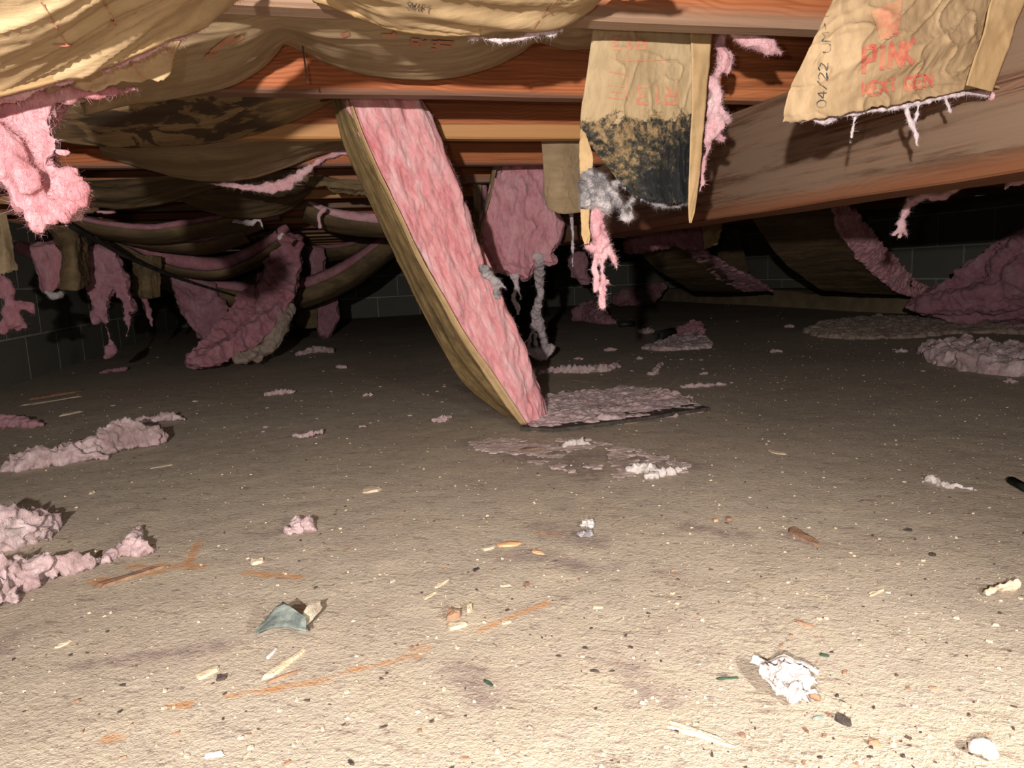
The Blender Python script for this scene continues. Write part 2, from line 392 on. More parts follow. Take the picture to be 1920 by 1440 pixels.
# ------------------------------------------------------------------ joists and beam
def timber(name, label, cat, p0, p1, wid, hgt, m, group=None, bev=.004):
    """p0,p1: ends of the near bottom edge; local X along the timber, Y across (away), Z up"""
    p0 = np.array(p0); p1 = np.array(p1); L = np.linalg.norm(p1-p0); d = (p1-p0)/L
    bm = bmesh.new(); n = int(L/.12)
    sec = [(0+bev, 0), (wid-bev, 0), (wid, bev), (wid, hgt), (0, hgt), (0, bev)]
    rings = []
    for i in range(n+1):
        x = L*i/n; off = .0015*math.sin(i*1.7+L)
        rings.append([bm.verts.new((x, a+off*(a == 0), b+off*.6)) for a, b in sec])
    for i in range(n):
        for j in range(len(sec)):
            k = (j+1) % len(sec); bm.faces.new((rings[i][j], rings[i][k], rings[i+1][k], rings[i+1][j]))
    bm.faces.new(rings[0][::-1]); bm.faces.new(rings[-1])
    bmesh.ops.recalc_face_normals(bm, faces=bm.faces[:])
    me = bpy.data.meshes.new(name); bm.to_mesh(me); bm.free(); me.materials.append(m)
    o = link(name, me); o.location = tuple(p0); o.rotation_euler = (0, 0, math.atan2(d[1], d[0]))
    return tag(o, label, cat, group)
VJ = [.93+.406*k for k in range(16)]
jl = ['floor joist nearest the lens, greyish worn bottom face, crossing the top of the picture',
      'second floor joist from the lens, reddish orange face under the scalloped paper',
      'third floor joist, red face with a knot and a yellow lower edge',
      'fourth floor joist, dull orange face behind the top of the fallen pink strip',
      'fifth floor joist, brown, in the shade behind the sagging papers',
      'sixth floor joist, brown, behind the pink edged papers']
W_ord = [0, 1, 2, 1, 0, 2]
for k, vj in enumerate(VJ):
    lab = jl[k] if k < 6 else 'dark floor joist far back under the floor, in a row of look-alikes'
    timber('floor_joist', lab, 'joist', W(UL-.1, vj, ZJ), W(UR+.1, vj, ZJ), .038, .184, WOODS[W_ord[k % 6]], 'floor joists overhead' if k < 6 else 'far floor joists')
BU = .985
timber('support_beam', 'thick weathered brown beam crossing under the joists on the right', 'beam', W(BU, VB-.02, ZJ-.212), W(BU, .15, ZJ-.212), -.10, .212, W_beam)

# ------------------------------------------------------------------ sheets (kraft paper)
def catmull(pts, n):
    pts = np.asarray(pts, float)
    if len(pts) == 2: t = np.linspace(0, 1, n)[:, None]; return pts[0]*(1-t)+pts[1]*t
    q = np.concatenate([[2*pts[0]-pts[1]], pts, [2*pts[-1]-pts[-2]]])
    seg = np.linalg.norm(np.diff(pts, axis=0), axis=1); cum = np.concatenate([[0], np.cumsum(seg)]); tt = np.linspace(0, cum[-1], n)
    i = np.clip(np.searchsorted(cum, tt, 'right')-1, 0, len(pts)-2); f = ((tt-cum[i])/(seg[i]+1e-12))[:, None]
    a, b, c, d = q[i], q[i+1], q[i+2], q[i+3]
    return .5*((2*b)+(c-a)*f+(2*a-5*b+4*c-d)*f*f+(3*b-a-3*c+d)*f**3)
def rows3(rows): return [[P(*p) if len(p) == 3 else np.array(G(*p)) for p in r] for r in rows]
def sheet(name, parent, rows, m, nu=70, nv=30, thick=.0012, wr=.006, fs=3, ft=14, seed=0, rag=0.0, pin=True, raw=False, skew=.35, crease=.4):
    R = rows if raw else rows3(rows)
    R = np.array([catmull(r, nu) for r in R])              # rows x nu x 3
    t = np.linspace(0, 1, nv)
    Gd = np.stack([catmull(R[:, i], nv) if len(R) > 2 else R[0, i]*(1-t[:, None])+R[1, i]*t[:, None] for i in range(nu)], 1)   # nv x nu x 3
    s = np.linspace(0, 1, nu)
    S, T = np.meshgrid(s, t)
    if rag:
        n = fbm(np.stack([s*22, s*0+seed, s*0], 1), seed, 4)
        k = T*(1-rag*np.abs(n)[None, :]); kk = k*(nv-1); i0 = np.clip(kk.astype(int), 0, nv-2); f = (kk-i0)[..., None]
        ii = np.arange(nu)[None, :].repeat(nv, 0); Gd = Gd[i0, ii]*(1-f)+Gd[i0+1, ii]*f
    def normals(g):
        a = np.gradient(g, axis=1); b = np.gradient(g, axis=0); n = np.cross(a, b); n /= np.linalg.norm(n, axis=2, keepdims=True)+1e-12
        c = g.reshape(-1, 3).mean(0)
        if (n.reshape(-1, 3).mean(0) @ (CAM-c)) < 0: n = -n
        return n
    n = normals(Gd)
    q = np.stack([S*fs, T*ft, S*0+seed*7.7], -1)
    warp = noise(q*.5+3, seed+50)[..., None]*np.array([.8, 1.6, 0])
    q[..., 1] += skew*S*ft
    q[..., 0] *= .32
    rid = noise(q*.8+warp*.3, seed); rid2 = (1-np.abs(noise(q*1.4+warp*.3, seed+9)))**2
    cre = (1-np.abs(noise(np.stack([S*fs*1.3+T*3, T*fs*1.5-S*2, S*0+seed], -1), seed+31)))**9
    dsp = wr*(.85*rid+.50*rid2+crease*cre+.07*fbm(np.stack([S*fs*5, T*fs*5, S*0], -1), seed+3, 3))
    Gd = Gd+n*dsp[..., None]
    n = normals(Gd)
    back = Gd-n*thick
    vs = np.concatenate([Gd.reshape(-1, 3), back.reshape(-1, 3)])
    idx = np.arange(nu*nv).reshape(nv, nu); o = nu*nv
    f = np.stack([idx[:-1, :-1], idx[:-1, 1:], idx[1:, 1:], idx[1:, :-1]], -1).reshape(-1, 4)
    fb = f[:, ::-1]+o
    rim = []
    loop = list(idx[0, :])+list(idx[1:, -1])+list(idx[-1, :-1][::-1])+list(idx[1:-1, 0][::-1])
    for i in range(len(loop)):
        a, b = loop[i], loop[(i+1) % len(loop)]; rim.append((a, a+o, b+o, b))
    fs_ = f.tolist()+fb.tolist()+[tuple(map(int, r)) for r in rim]
    ob = mesh(name, vs, fs_, m, parent)
    uv = np.stack([S, T], -1).reshape(-1, 2); uv = np.concatenate([uv, uv])
    l = ob.data.uv_layers.new(name='UVMap'); li = np.empty(len(ob.data.loops), int); ob.data.loops.foreach_get('vertex_index', li)
    l.data.foreach_set('uv', uv[li].ravel())
    return {'g': Gd, 'n': n, 'px': proj(Gd.reshape(-1, 3)).reshape(nv, nu, 2), 'o': ob}
GL = {'P': [[(0, 1), (0, 0), (.8, 0), (.8, .5), (0, .5)]], 'I': [[(.4, 0), (.4, 1)]], 'N': [[(0, 1), (0, 0), (.8, 1), (.8, 0)]],
      'K': [[(0, 0), (0, 1)], [(.8, 0), (0, .55), (.8, 1)]], 'E': [[(.8, 0), (0, 0), (0, 1), (.8, 1)], [(0, .5), (.6, .5)]],
      'X': [[(0, 0), (.8, 1)], [(.8, 0), (0, 1)]], 'T': [[(0, 0), (.8, 0)], [(.4, 0), (.4, 1)]], 'G': [[(.8, .15), (.5, 0), (.1, .1), (0, .5), (.1, .9), (.5, 1), (.8, .85), (.8, .55), (.5, .55)]],
      'R': [[(0, 1), (0, 0), (.8, 0), (.8, .5), (0, .5)], [(.3, .5), (.8, 1)]], '1': [[(.15, .2), (.4, 0), (.4, 1)]], '3': [[(0, 0), (.7, 0), (.8, .25), (.3, .48), (.8, .75), (.7, 1), (0, 1)]],
      '-': [[(.1, .5), (.7, .5)]], 'U': [[(0, 0), (0, .8), (.2, 1), (.6, 1), (.8, .8), (.8, 0)]], 'M': [[(0, 1), (0, 0), (.4, .5), (.8, 0), (.8, 1)]],
      '0': [[(.2, 0), (.6, 0), (.8, .3), (.8, .7), (.6, 1), (.2, 1), (0, .7), (0, .3), (.2, 0)]], '4': [[(.6, 1), (.6, 0), (0, .65), (.8, .65)]], '2': [[(0, .2), (.3, 0), (.8, .2), (.6, .5), (0, 1), (.8, 1)]], '/': [[(0, 1), (.8, 0)]], ' ': [],
      'S': [[(.8, .1), (.4, 0), (0, .2), (.4, .5), (.8, .75), (.4, 1), (0, .9)]], 'F': [[(.8, 0), (0, 0), (0, 1)], [(0, .5), (.6, .5)]], 'W': [[(0, 0), (.2, 1), (.4, .4), (.6, 1), (.8, 0)]], 'A': [[(0, 1), (.4, 0), (.8, 1)], [(.15, .6), (.65, .6)]], '6': [[(.7, 0), (.2, .2), (0, .6), (.2, 1), (.6, 1), (.8, .75), (.6, .5), (.1, .6)]]}
def word(txt, org, ax, ay, adv=1.25):
    """org px of the top-left, ax px vector of one letter width, ay px vector of the letter height"""
    out = []; org = np.array(org, float); ax = np.array(ax, float); ay = np.array(ay, float)
    for i, ch in enumerate(txt):
        if GL[ch]: out.append([[org+ax*(x+i*adv*.82)+ay*y for x, y in pl] for pl in GL[ch]])
    return out
def onto(sh, pts, lift):
    px = sh['px']; nv, nu = px.shape[:2]; flat = px.reshape(-1, 2); out = []
    for p in pts:
        k = int(((flat-p)**2).sum(1).argmin()); j, i = divmod(k, nu); i = min(max(i, 1), nu-2); j = min(max(j, 1), nv-2)
        a = (px[j, i+1]-px[j, i-1])/2; b = (px[j+1, i]-px[j-1, i])/2
        M = np.stack([a, b], 1)
        try: ds = np.linalg.solve(M, p-px[j, i])
        except Exception: ds = np.zeros(2)
        ds = np.clip(ds, -1, 1); g = sh['g']; x, y = i+ds[0], j+ds[1]
        x0 = int(min(max(x, 0), nu-2)); y0 = int(min(max(y, 0), nv-2)); fx = min(max(x-x0, 0), 1); fy = min(max(y-y0, 0), 1)
        q = (g[y0, x0]*(1-fx)+g[y0, x0+1]*fx)*(1-fy)+(g[y0+1, x0]*(1-fx)+g[y0+1, x0+1]*fx)*fy
        out.append(q+sh['n'][j, i]*lift)
    return np.array(out)
def printed(name, sh, groups, wpx, m, label=None, lift=.0016):
    """one flat object per letter or line"""
    for grp in groups:
        if len(grp[0]) == 2 and np.ndim(grp[0][0]) == 0: grp = [grp]
        vs = []; fs = []
        for pl in grp:
            pl = [np.array(p, float) for p in pl]; pts = []
            for a, b in zip(pl[:-1], pl[1:]):
                n = max(2, int(np.linalg.norm(b-a)/2.5)); pts += [a+(b-a)*t for t in np.linspace(0, 1, n, endpoint=False)]
            pts.append(pl[-1]); pts = np.array(pts)
            t = np.gradient(pts, axis=0); t /= np.linalg.norm(t, axis=1, keepdims=True)+1e-9; nn = np.stack([-t[:, 1], t[:, 0]], 1)
            K = 3; cols = [onto(sh, pts+nn*wpx*(q/(K-1)-.5), lift) for q in range(K)]; b0 = len(vs); n = len(pts)
            for i in range(n): vs += [c[i] for c in cols]
            fs += [(b0+K*i+j, b0+K*i+j+1, b0+K*(i+1)+j+1, b0+K*(i+1)+j) for i in range(n-1) for j in range(K-1)]
        o = mesh(name, vs, fs, m, sh['o'])
        if label: o['label'] = label
        if name == 'red_logo_patch': o['kind'] = 'stuff'

# ------------------------------------------------------------------ fluff (voxel-remeshed glass wool)
_t = bmesh.new(); bmesh.ops.create_icosphere(_t, subdivisions=1, radius=1)
ICO_V = np.array([v.co[:] for v in _t.verts]); _t.verts.index_update(); ICO_F = np.array([[v.index for v in f.verts] for f in _t.faces]); _t.free()
def wool(name, parent, m, polys=(), strokes=(), vox=.005, smooth=3, amp=.006, freq=45, stretch=(1, 1, 1), seed=0, fuzz=0, fl=.012, floorclip=False, raws=(), rotq=0, crump=0.0, rough=.16, zflat=1.0):
    """polys: (list of (px,py,v[,]) , thickness); strokes: list of (px,py,v or 'g',r_px)"""
    vox = vox*.78; bm = bmesh.new(); balls = []
    for pts, th in polys:
        ax = np.array([P(*p) for p in pts]); dirs = ax-CAM; dirs /= np.linalg.norm(dirs, axis=1, keepdims=True)
        n = len(pts)
        a = [bm.verts.new(p) for p in ax]; b = [bm.verts.new(p+d*th) for p, d in zip(ax, dirs)]
        f1 = bm.faces.new(a); f2 = bm.faces.new(b[::-1])
        for i in range(n): bm.faces.new((a[(i+1) % n], a[i], b[i], b[(i+1) % n]))
        bmesh.ops.triangulate(bm, faces=[f1, f2], ngon_method='EAR_CLIP')
    for stt in strokes:
        pts = []
        for q in stt:
            px, py, v, r = q[:4]
            if v == 'g':
                g = G(px, py+r*.75); rr = r/F*depth(g); c = g+np.array([0, 0, rr*.55])
            else: c = P(px, py, v); rr = r/F*depth(c)
            pts.append((*c, rr))
        pts = np.array(pts)
        if len(pts) > 1:
            L = np.linalg.norm(np.diff(pts[:, :3], axis=0), axis=1).sum(); n = int(min(160, max(4, L/(max(pts[:, 3].mean()*.45, .0012)))))
            pts = catmull(pts, n)
        for c in pts:
            r = max(c[3], vox*.75); balls.append((c[:3], r, (1, 1, 1)))
    for p, r, sc in raws:
        balls.append((p, r, sc))
    bmesh.ops.recalc_face_normals(bm, faces=bm.faces[:])
    bm.verts.index_update(); pv = [list(v.co) for v in bm.verts]; pf = [[v.index for v in f.verts] for f in bm.faces]; bm.free()
    for j, (c, rr, sc) in enumerate(balls):
        b0 = len(pv); pv += (ICO_V*rr*np.array(sc)+np.array(c)).tolist(); pf += (ICO_F+b0).tolist()
    me = bpy.data.meshes.new('tmp'); me.from_pydata(pv, [], pf); me.update()
    to = link('tmp', me); md = to.modifiers.new('r', 'REMESH'); md.mode = 'VOXEL'; md.voxel_size = vox
    if smooth: s = to.modifiers.new('s', 'SMOOTH'); s.factor = .5; s.iterations = smooth
    dg = bpy.context.evaluated_depsgraph_get(); ev = to.evaluated_get(dg); m2 = bpy.data.meshes.new_from_object(ev)
    bpy.data.objects.remove(to); bpy.data.meshes.remove(me)
    # drop stray islands the remesher cut off
    ne = len(m2.edges); ed = np.empty(ne*2, int); m2.edges.foreach_get('vertices', ed); ed = ed.reshape(-1, 2); lab = np.arange(len(m2.vertices))
    for _ in range(400):
        m_ = np.minimum(lab[ed[:, 0]], lab[ed[:, 1]]); l2 = lab.copy(); np.minimum.at(l2, ed[:, 0], m_); np.minimum.at(l2, ed[:, 1], m_); l2 = l2[l2]
        if (l2 == lab).all(): break
        lab = l2
    u_, inv, cnt = np.unique(lab, return_inverse=True, return_counts=True)
    if len(u_) > 1:
        bad = np.nonzero(cnt[inv] < (.03 if len(u_) > 3 else .12)*len(lab))[0] if name not in ('wool_mat', 'edge_wool') else np.zeros(0, int)
        if len(bad):
            bm = bmesh.new(); bm.from_mesh(m2); bm.verts.ensure_lookup_table(); bmesh.ops.delete(bm, geom=[bm.verts[int(i)] for i in bad], context='VERTS'); bm.to_mesh(m2); bm.free(); m2.update()
    N = len(m2.vertices); co = np.empty(N*3); m2.vertices.foreach_get('co', co); co = co.reshape(-1, 3)
    no = np.empty(N*3); m2.vertex_normals.foreach_get('vector', no); no = no.reshape(-1, 3)
    st_ = np.array(stretch); co0 = co.copy()
    if rotq: cq, sq = math.cos(rotq), math.sin(rotq); co = co @ np.array([[cq, 0, -sq], [0, 1, 0], [sq, 0, cq]])
    a = fbm(co*freq*st_, seed, 4); b = 1-np.abs(noise(co*freq*.55*st_+9, seed+4))*2; c3 = fbm(co*freq*2.5*st_, seed+8, 3)
    jit = np.stack([noise(co*freq*1.3, seed+21+i) for i in range(3)], 1)
    cr = (1-np.abs(noise(co0*freq*1.1+noise(co0*freq*.7, seed+40)[:, None], seed+41)))**3+.6*(1-np.abs(noise(co0*freq*2.4, seed+42)))**3-.5 if crump else 0
    co = co0+no*(amp*(.85*a+.15*b+rough*c3+crump*cr))[:, None]+jit*amp*.4
    co[:, 2] *= zflat
    if floorclip: co[:, 2] = np.maximum(co[:, 2], -.003)
    off = wpos(parent) if parent is not None else co[co[:, 2].argmin()]*np.array([1, 1, 0])
    m2.vertices.foreach_set('co', (co-off).ravel()); m2.materials.clear(); m2.materials.append(m)
    m2.polygons.foreach_set('use_smooth', [True]*len(m2.polygons)); m2.update(); m2.name = name
    o = link(name, m2, parent)
    if parent is None: o.location = tuple(off)
    if fuzz:
        fuzz = int(fuzz*8); fl = fl*.38; rs = np.random.RandomState(seed+3); pick = rs.randint(0, N, fuzz)
        p = co[pick]; d = no[pick]*.8+rs.normal(0, .6, (fuzz, 3))+np.array([0, 0, -.25]); d /= np.linalg.norm(d, axis=1, keepdims=True); L = fl*rs.uniform(.3, 1, (fuzz, 1))
        side = np.cross(d, rs.normal(0, 1, (fuzz, 3))); side /= np.linalg.norm(side, axis=1, keepdims=True)+1e-9; w0 = .00011+.00016*rs.rand(fuzz, 1); bend = rs.normal(0, .75, (fuzz, 3))*L
        vs = np.stack([p+d*L*t+bend*t*t+sg*side*w0*(1-t*.85) for t in (0, .4, .75, 1) for sg in (-1, 1)], 1).reshape(-1, 3)
        b0 = np.arange(fuzz)[:, None, None]*8+np.arange(3)[None, :, None]*2
        fs = (b0+np.array([0, 1, 3, 2])[None, None, :]).reshape(-1, 4).tolist()
        fo = mesh('loose_fiber', vs, fs, m, o if parent is None else parent); fo['kind'] = 'stuff'
    return o
def gwool(name, parent, m, poly, h, vox=.004, **kw):
    """flat pad lying on the ground, outline given on the ground"""
    g = [G(*p) for p in poly]; bm = bmesh.new()
    gap = kw.pop('gap', -9); kw.setdefault('amp', .004); kw.setdefault('freq', 60)
    # fill with spheres is wasteful: rasterise the outline into flattened balls
    g2 = np.array(g)[:, :2]; lo = g2.min(0); hi = g2.max(0); st = max(h*.9, .010); rs = np.random.RandomState(kw.get('seed', 0)); raws = []
    xs = np.arange(lo[0], hi[0], st); ys = np.arange(lo[1], hi[1], st)
    def inside(p):
        c = False; n = len(g2); j = n-1
        for i in range(n):
            if (g2[i, 1] > p[1]) != (g2[j, 1] > p[1]) and p[0] < (g2[j, 0]-g2[i, 0])*(p[1]-g2[i, 1])/(g2[j, 1]-g2[i, 1]+1e-12)+g2[i, 0]: c = not c
            j = i
        return c
    bm.free()
    for x in xs:
        for y in ys:
            q = (x+rs.uniform(-.3, .3)*st, y+rs.uniform(-.3, .3)*st)
            if inside(q) and fbm(np.array([q[0]*26, q[1]*26, 4.]), 9, 3) > gap:
                hz = h*(.45+.45*(fbm(np.array([q[0]*14, q[1]*14, 1.]), 5, 3)+.6)); hz = max(hz, h*.2)
                raws.append(((q[0], q[1], hz*.25), st*.95, (1, 1, min(1.4, hz/(st*.95)))))
    kw['floorclip'] = True; kw.setdefault('crump', .6)
    return wool(name, parent, m, raws=raws, vox=vox, **kw)
def P0(*a): return P(*a)

# ================================================================== batts overhead
# --- A: big batt at the top left
A = thing('insulation_batt', 'large tan paper-faced batt sagging in the top left corner, nearest the lens', 'insulation', P(200, 60, .75))
sA = sheet('paper_facing', A, [[(-120, -140, .55), (100, -140, .55), (300, -140, .56), (560, -120, .6)], [(-120, 30, .66), (60, 20, .66), (240, -20, .68), (450, -60, .7)],
     [(-120, 205, .80), (0, 178, .80), (100, 152, .80), (200, 122, .80), (300, 80, .81), (370, 42, .82), (450, -18, .84)]], K_tan, 130, 70, wr=.009, fs=4, ft=13, seed=2, skew=.55, crease=0)
sheet('stapling_flange', A, [[(-120, 165, .784), (0, 140, .784), (110, 112, .784), (210, 80, .784), (300, 40, .79), (370, 2, .80), (430, -40, .82)],
     [(-120, 210, .80), (0, 181, .80), (100, 156, .80), (200, 126, .80), (300, 84, .81), (372, 46, .82), (452, -14, .84)]], K_flap, 90, 8, wr=.0025, fs=6, ft=2, seed=3)
printed('red_line', sA, [[(76, 0), (90, 22)], [(94, 30), (108, 55)], [(112, 62), (126, 84)], [(192, 0), (202, 20)], [(205, 24), (214, 42)], [(98, 82), (135, 84)], [(160, -30), (130, -20)]], 3, I_faint)
wool('glass_wool', A, M_wad, strokes=[[(470, -25, .86, 9), (430, 6, .85, 9), (380, 42, .84, 8), (320, 78, .83, 6), (270, 97, .83, 7), (200, 128, .83, 6), (120, 152, .83, 7), (0, 182, .83, 7), (-90, 200, .83, 8)]], vox=.003, smooth=2, amp=.005, freq=80, seed=1, fuzz=300)

# --- B: torn batt behind it, with the big wad hanging from it
B = thing('torn_batt', 'torn paper batt with a big pink wad of wool hanging at the left edge', 'insulation', P(120, 170, .88))
sB = sheet('paper_facing', B, [[(-120, 100, .87), (80, 60, .87), (240, 30, .88), (400, 10, .9)], [(-120, 215, .88), (0, 188, .88), (90, 183, .88), (180, 174, .88), (240, 160, .89), (312, 150, .90), (326, 108, .905), (345, 60, .91)]], K_tan, 90, 30, wr=.004, fs=5, ft=4, seed=5, rag=.08)
printed('red_line', sB, [[(240, 112), (272, 152)], [(305, 80), (325, 110)], [(165, 166), (200, 155)]], 3, I_faint)
wool('hanging_wad', B, M_near, polys=[([(-60, 185, .87), (30, 195, .87), (110, 196, .88), (104, 222, .88), (80, 245, .88), (78, 262, .87), (95, 285, .86), (112, 320, .86), (135, 345, .85), (166, 355, .85), (160, 380, .85), (132, 402, .85), (92, 412, .84), (78, 436, .84), (62, 430, .84), (60, 405, .84), (22, 378, .84), (10, 345, .84), (-60, 320, .84)], .07)],
     strokes=[[(-40, 200, .87, 20), (60, 188, .88, 16), (140, 182, .88, 12), (200, 176, .89, 9), (255, 166, .9, 7)], [(10, 240, .86, 22), (30, 300, .85, 25), (60, 350, .84, 26)], [(150, 365, .85, 12), (160, 385, .85, 7)]],
     vox=.0035, smooth=4, amp=.010, freq=38, stretch=(1, 1, .6), seed=11, fuzz=900, fl=.016)

# --- D: near batt, top centre
D = thing('insulation_batt', 'tan paper-faced batt bulging down at the top centre, in front of the nearest joist', 'insulation', P(860, 20, .85))
sD = sheet('paper_facing', D, [[(480, -150, .62), (700, -150, .62), (950, -150, .62), (1260, -130, .62)], [(560, -50, .75), (730, -35, .75), (900, -30, .75), (1060, -40, .75), (1210, -60, .76)],
     [(585, -15, .89), (640, 8, .89), (690, 32, .89), (740, 54, .89), (800, 63, .89), (880, 65, .89), (960, 62, .89), (1030, 50, .89), (1090, 26, .89), (1150, -12, .89)]], K_tan, 130, 60, wr=.009, fs=4, ft=11, seed=12, skew=-.4, crease=.1)
sheet('stapling_flange', D, [[(560, -30, .87), (640, -30, .87), (700, 0, .865), (750, 30, .865), (820, 44, .87), (900, 52, .875)], [(590, 0, .892), (640, 20, .892), (690, 40, .892), (740, 58, .892), (820, 67, .892), (900, 66, .892)]], K_flap, 60, 8, wr=.003, fs=5, ft=2, seed=3)
printed('stamped_letter', sD, word('SWIFT', (764, 0), (9, 2), (-2, 13)), 2, I_black)
printed('red_line', sD, [[(1050, -10), (1015, 30)], [(1010, 36), (1000, 50)]], 2, I_faint)
wool('glass_wool', D, M_pale, strokes=[[(880, 72, .915, 4), (960, 76, .915, 5), (1000, 66, .91, 6), (1040, 60, .91, 5), (1060, 56, .91, 3)]], vox=.003, smooth=1, amp=.004, freq=90, seed=4, fuzz=80)

# --- C: batt between first and second joist, two scallops
Cc = thing('insulation_batt', 'dusty paper-faced batt in the first bay, two scallops stapled up between joists', 'insulation', P(540, 80, 1.2))
sC = sheet('paper_facing', Cc, [[(140, 10, .985), (400, 12, .985), (530, 14, .985), (750, 16, .985), (950, 18, .985), (1250, 22, .985)],
     [(150, 110, 1.10), (330, 100, 1.10), (450, 85, 1.10), (530, 55, 1.12), (620, 75, 1.10), (760, 92, 1.10), (880, 88, 1.1), (1000, 60, 1.12), (1100, 62, 1.1), (1250, 45, 1.12)],
     [(160, 212, 1.26), (250, 192, 1.26), (340, 180, 1.26), (430, 160, 1.27), (490, 128, 1.28), (520, 98, 1.29), (534, 83, 1.30), (560, 92, 1.29), (620, 120, 1.28), (690, 140, 1.27), (770, 147, 1.27), (850, 143, 1.27), (920, 125, 1.28), (975, 98, 1.29), (1006, 78, 1.30), (1060, 91, 1.28), (1120, 88, 1.28), (1180, 72, 1.28), (1225, 58, 1.29)]],
     K_old, 200, 60, wr=.006, fs=9, ft=10, seed=21, skew=.5, crease=.1)
sheet('stapling_flange', Cc, [[(150, 196, 1.245), (250, 178, 1.245), (340, 165, 1.245), (430, 145, 1.25), (485, 114, 1.26), (514, 88, 1.27), (532, 76, 1.28), (560, 84, 1.27), (620, 106, 1.26), (690, 122, 1.25), (770, 130, 1.25), (850, 130, 1.25), (920, 114, 1.26), (975, 90, 1.27)],
      [(160, 214, 1.262), (250, 194, 1.262), (340, 182, 1.262), (430, 162, 1.272), (490, 130, 1.282), (520, 100, 1.292), (534, 85, 1.302), (560, 94, 1.292), (620, 122, 1.282), (690, 142, 1.272), (770, 149, 1.272), (850, 145, 1.272), (920, 127, 1.282), (975, 100, 1.292)]], K_old, 140, 6, wr=.0015, fs=8, ft=2, seed=6)
printed('red_print', sC, [[(385, 108), (400, 95), (420, 78), (440, 70)], [(395, 96), (440, 62)], [(430, 80), (455, 66)], [(640, 66), (655, 60)], [(715, 64), (735, 66), (742, 60)]], 8, I_faint, 'faded red print')
printed('red_letter', sC, word('R13', (772, 72), (18, 2), (0, 14))+[[[(820, 76), (850, 78)]], [[(822, 84), (846, 86)]]], 5, I_faint, 'faded red lettering')

# --- E: mould-spotted batt in the second bay
E = thing('mouldy_batt', 'brown paper batt with large dark mould spots, upper left behind the second joist', 'insulation', P(350, 200, 1.5))
sE = sheet('paper_facing', E, [[(70, 178, 1.40), (250, 160, 1.40), (450, 160, 1.40), (660, 165, 1.40)], [(55, 218, 1.52), (200, 225, 1.52), (400, 222, 1.52), (600, 190, 1.54)],
      [(60, 238, 1.66), (110, 262, 1.66), (180, 272, 1.66), (260, 275, 1.66), (370, 271, 1.66), (460, 256, 1.67), (540, 231, 1.68), (600, 203, 1.69), (640, 180, 1.70)]], K_spot, 120, 50, crease=0, wr=.004, fs=6, ft=6, seed=31)
# --- F: third bay
Fb = thing('insulation_batt', 'brown paper batt with pink wool curling from its edge, left of the fallen strip', 'insulation', P(450, 290, 1.95))
sheet('paper_facing', Fb, [[(180, 262, 1.81), (350, 255, 1.81), (500, 252, 1.81), (670, 245, 1.81)], [(190, 286, 2.09), (250, 310, 2.09), (330, 333, 2.09), (400, 342, 2.09), (470, 336, 2.09), (530, 318, 2.10), (580, 298, 2.11), (620, 284, 2.12), (670, 272, 2.13)]], K_old, 110, 40, crease=0, wr=.007, fs=5, ft=8, seed=33)
wool('glass_wool', Fb, M_wad, strokes=[[(380, 343, 2.10, 2), (430, 347, 2.10, 5), (480, 352, 2.10, 8), (520, 349, 2.10, 10), (552, 335, 2.11, 9), (590, 308, 2.11, 5), (620, 290, 2.12, 6), (650, 284, 2.12, 8)], [(500, 355, 2.10, 6), (545, 350, 2.1, 7)]], vox=.005, amp=.006, freq=60, seed=7, fuzz=260, fl=.02)
# --- G, H: fourth and fifth bay
Gb = thing('insulation_batt', 'dull brown paper batt drooping below the fifth joist at far left', 'insulation', P(230, 360, 2.4))
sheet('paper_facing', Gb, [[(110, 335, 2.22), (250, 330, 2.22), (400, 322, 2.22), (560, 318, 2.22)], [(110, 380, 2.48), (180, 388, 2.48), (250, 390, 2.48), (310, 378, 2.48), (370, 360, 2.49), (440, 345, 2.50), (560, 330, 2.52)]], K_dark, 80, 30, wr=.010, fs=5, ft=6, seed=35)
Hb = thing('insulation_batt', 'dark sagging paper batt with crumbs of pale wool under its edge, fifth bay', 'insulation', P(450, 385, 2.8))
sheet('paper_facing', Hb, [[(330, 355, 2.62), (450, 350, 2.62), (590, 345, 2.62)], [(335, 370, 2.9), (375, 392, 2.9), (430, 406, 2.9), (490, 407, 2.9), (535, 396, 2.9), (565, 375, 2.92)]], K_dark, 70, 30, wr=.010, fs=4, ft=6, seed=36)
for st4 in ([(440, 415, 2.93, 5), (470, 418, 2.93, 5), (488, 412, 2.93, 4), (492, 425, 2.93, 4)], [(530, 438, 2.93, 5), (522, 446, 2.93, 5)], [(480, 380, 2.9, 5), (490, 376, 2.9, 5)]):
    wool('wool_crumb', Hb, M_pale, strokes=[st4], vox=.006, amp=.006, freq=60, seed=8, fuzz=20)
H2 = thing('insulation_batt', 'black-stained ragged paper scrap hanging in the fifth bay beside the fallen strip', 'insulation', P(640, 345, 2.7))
sheet('paper_facing', H2, [[(548, 328, 2.40), (600, 332, 2.42), (660, 335, 2.44), (780, 338, 2.46)], [(550, 332, 2.48), (590, 352, 2.5), (650, 362, 2.5), (720, 370, 2.5), (780, 372, 2.5)]], K_dark, 60, 20, wr=.014, fs=6, ft=4, seed=39, rag=.3)

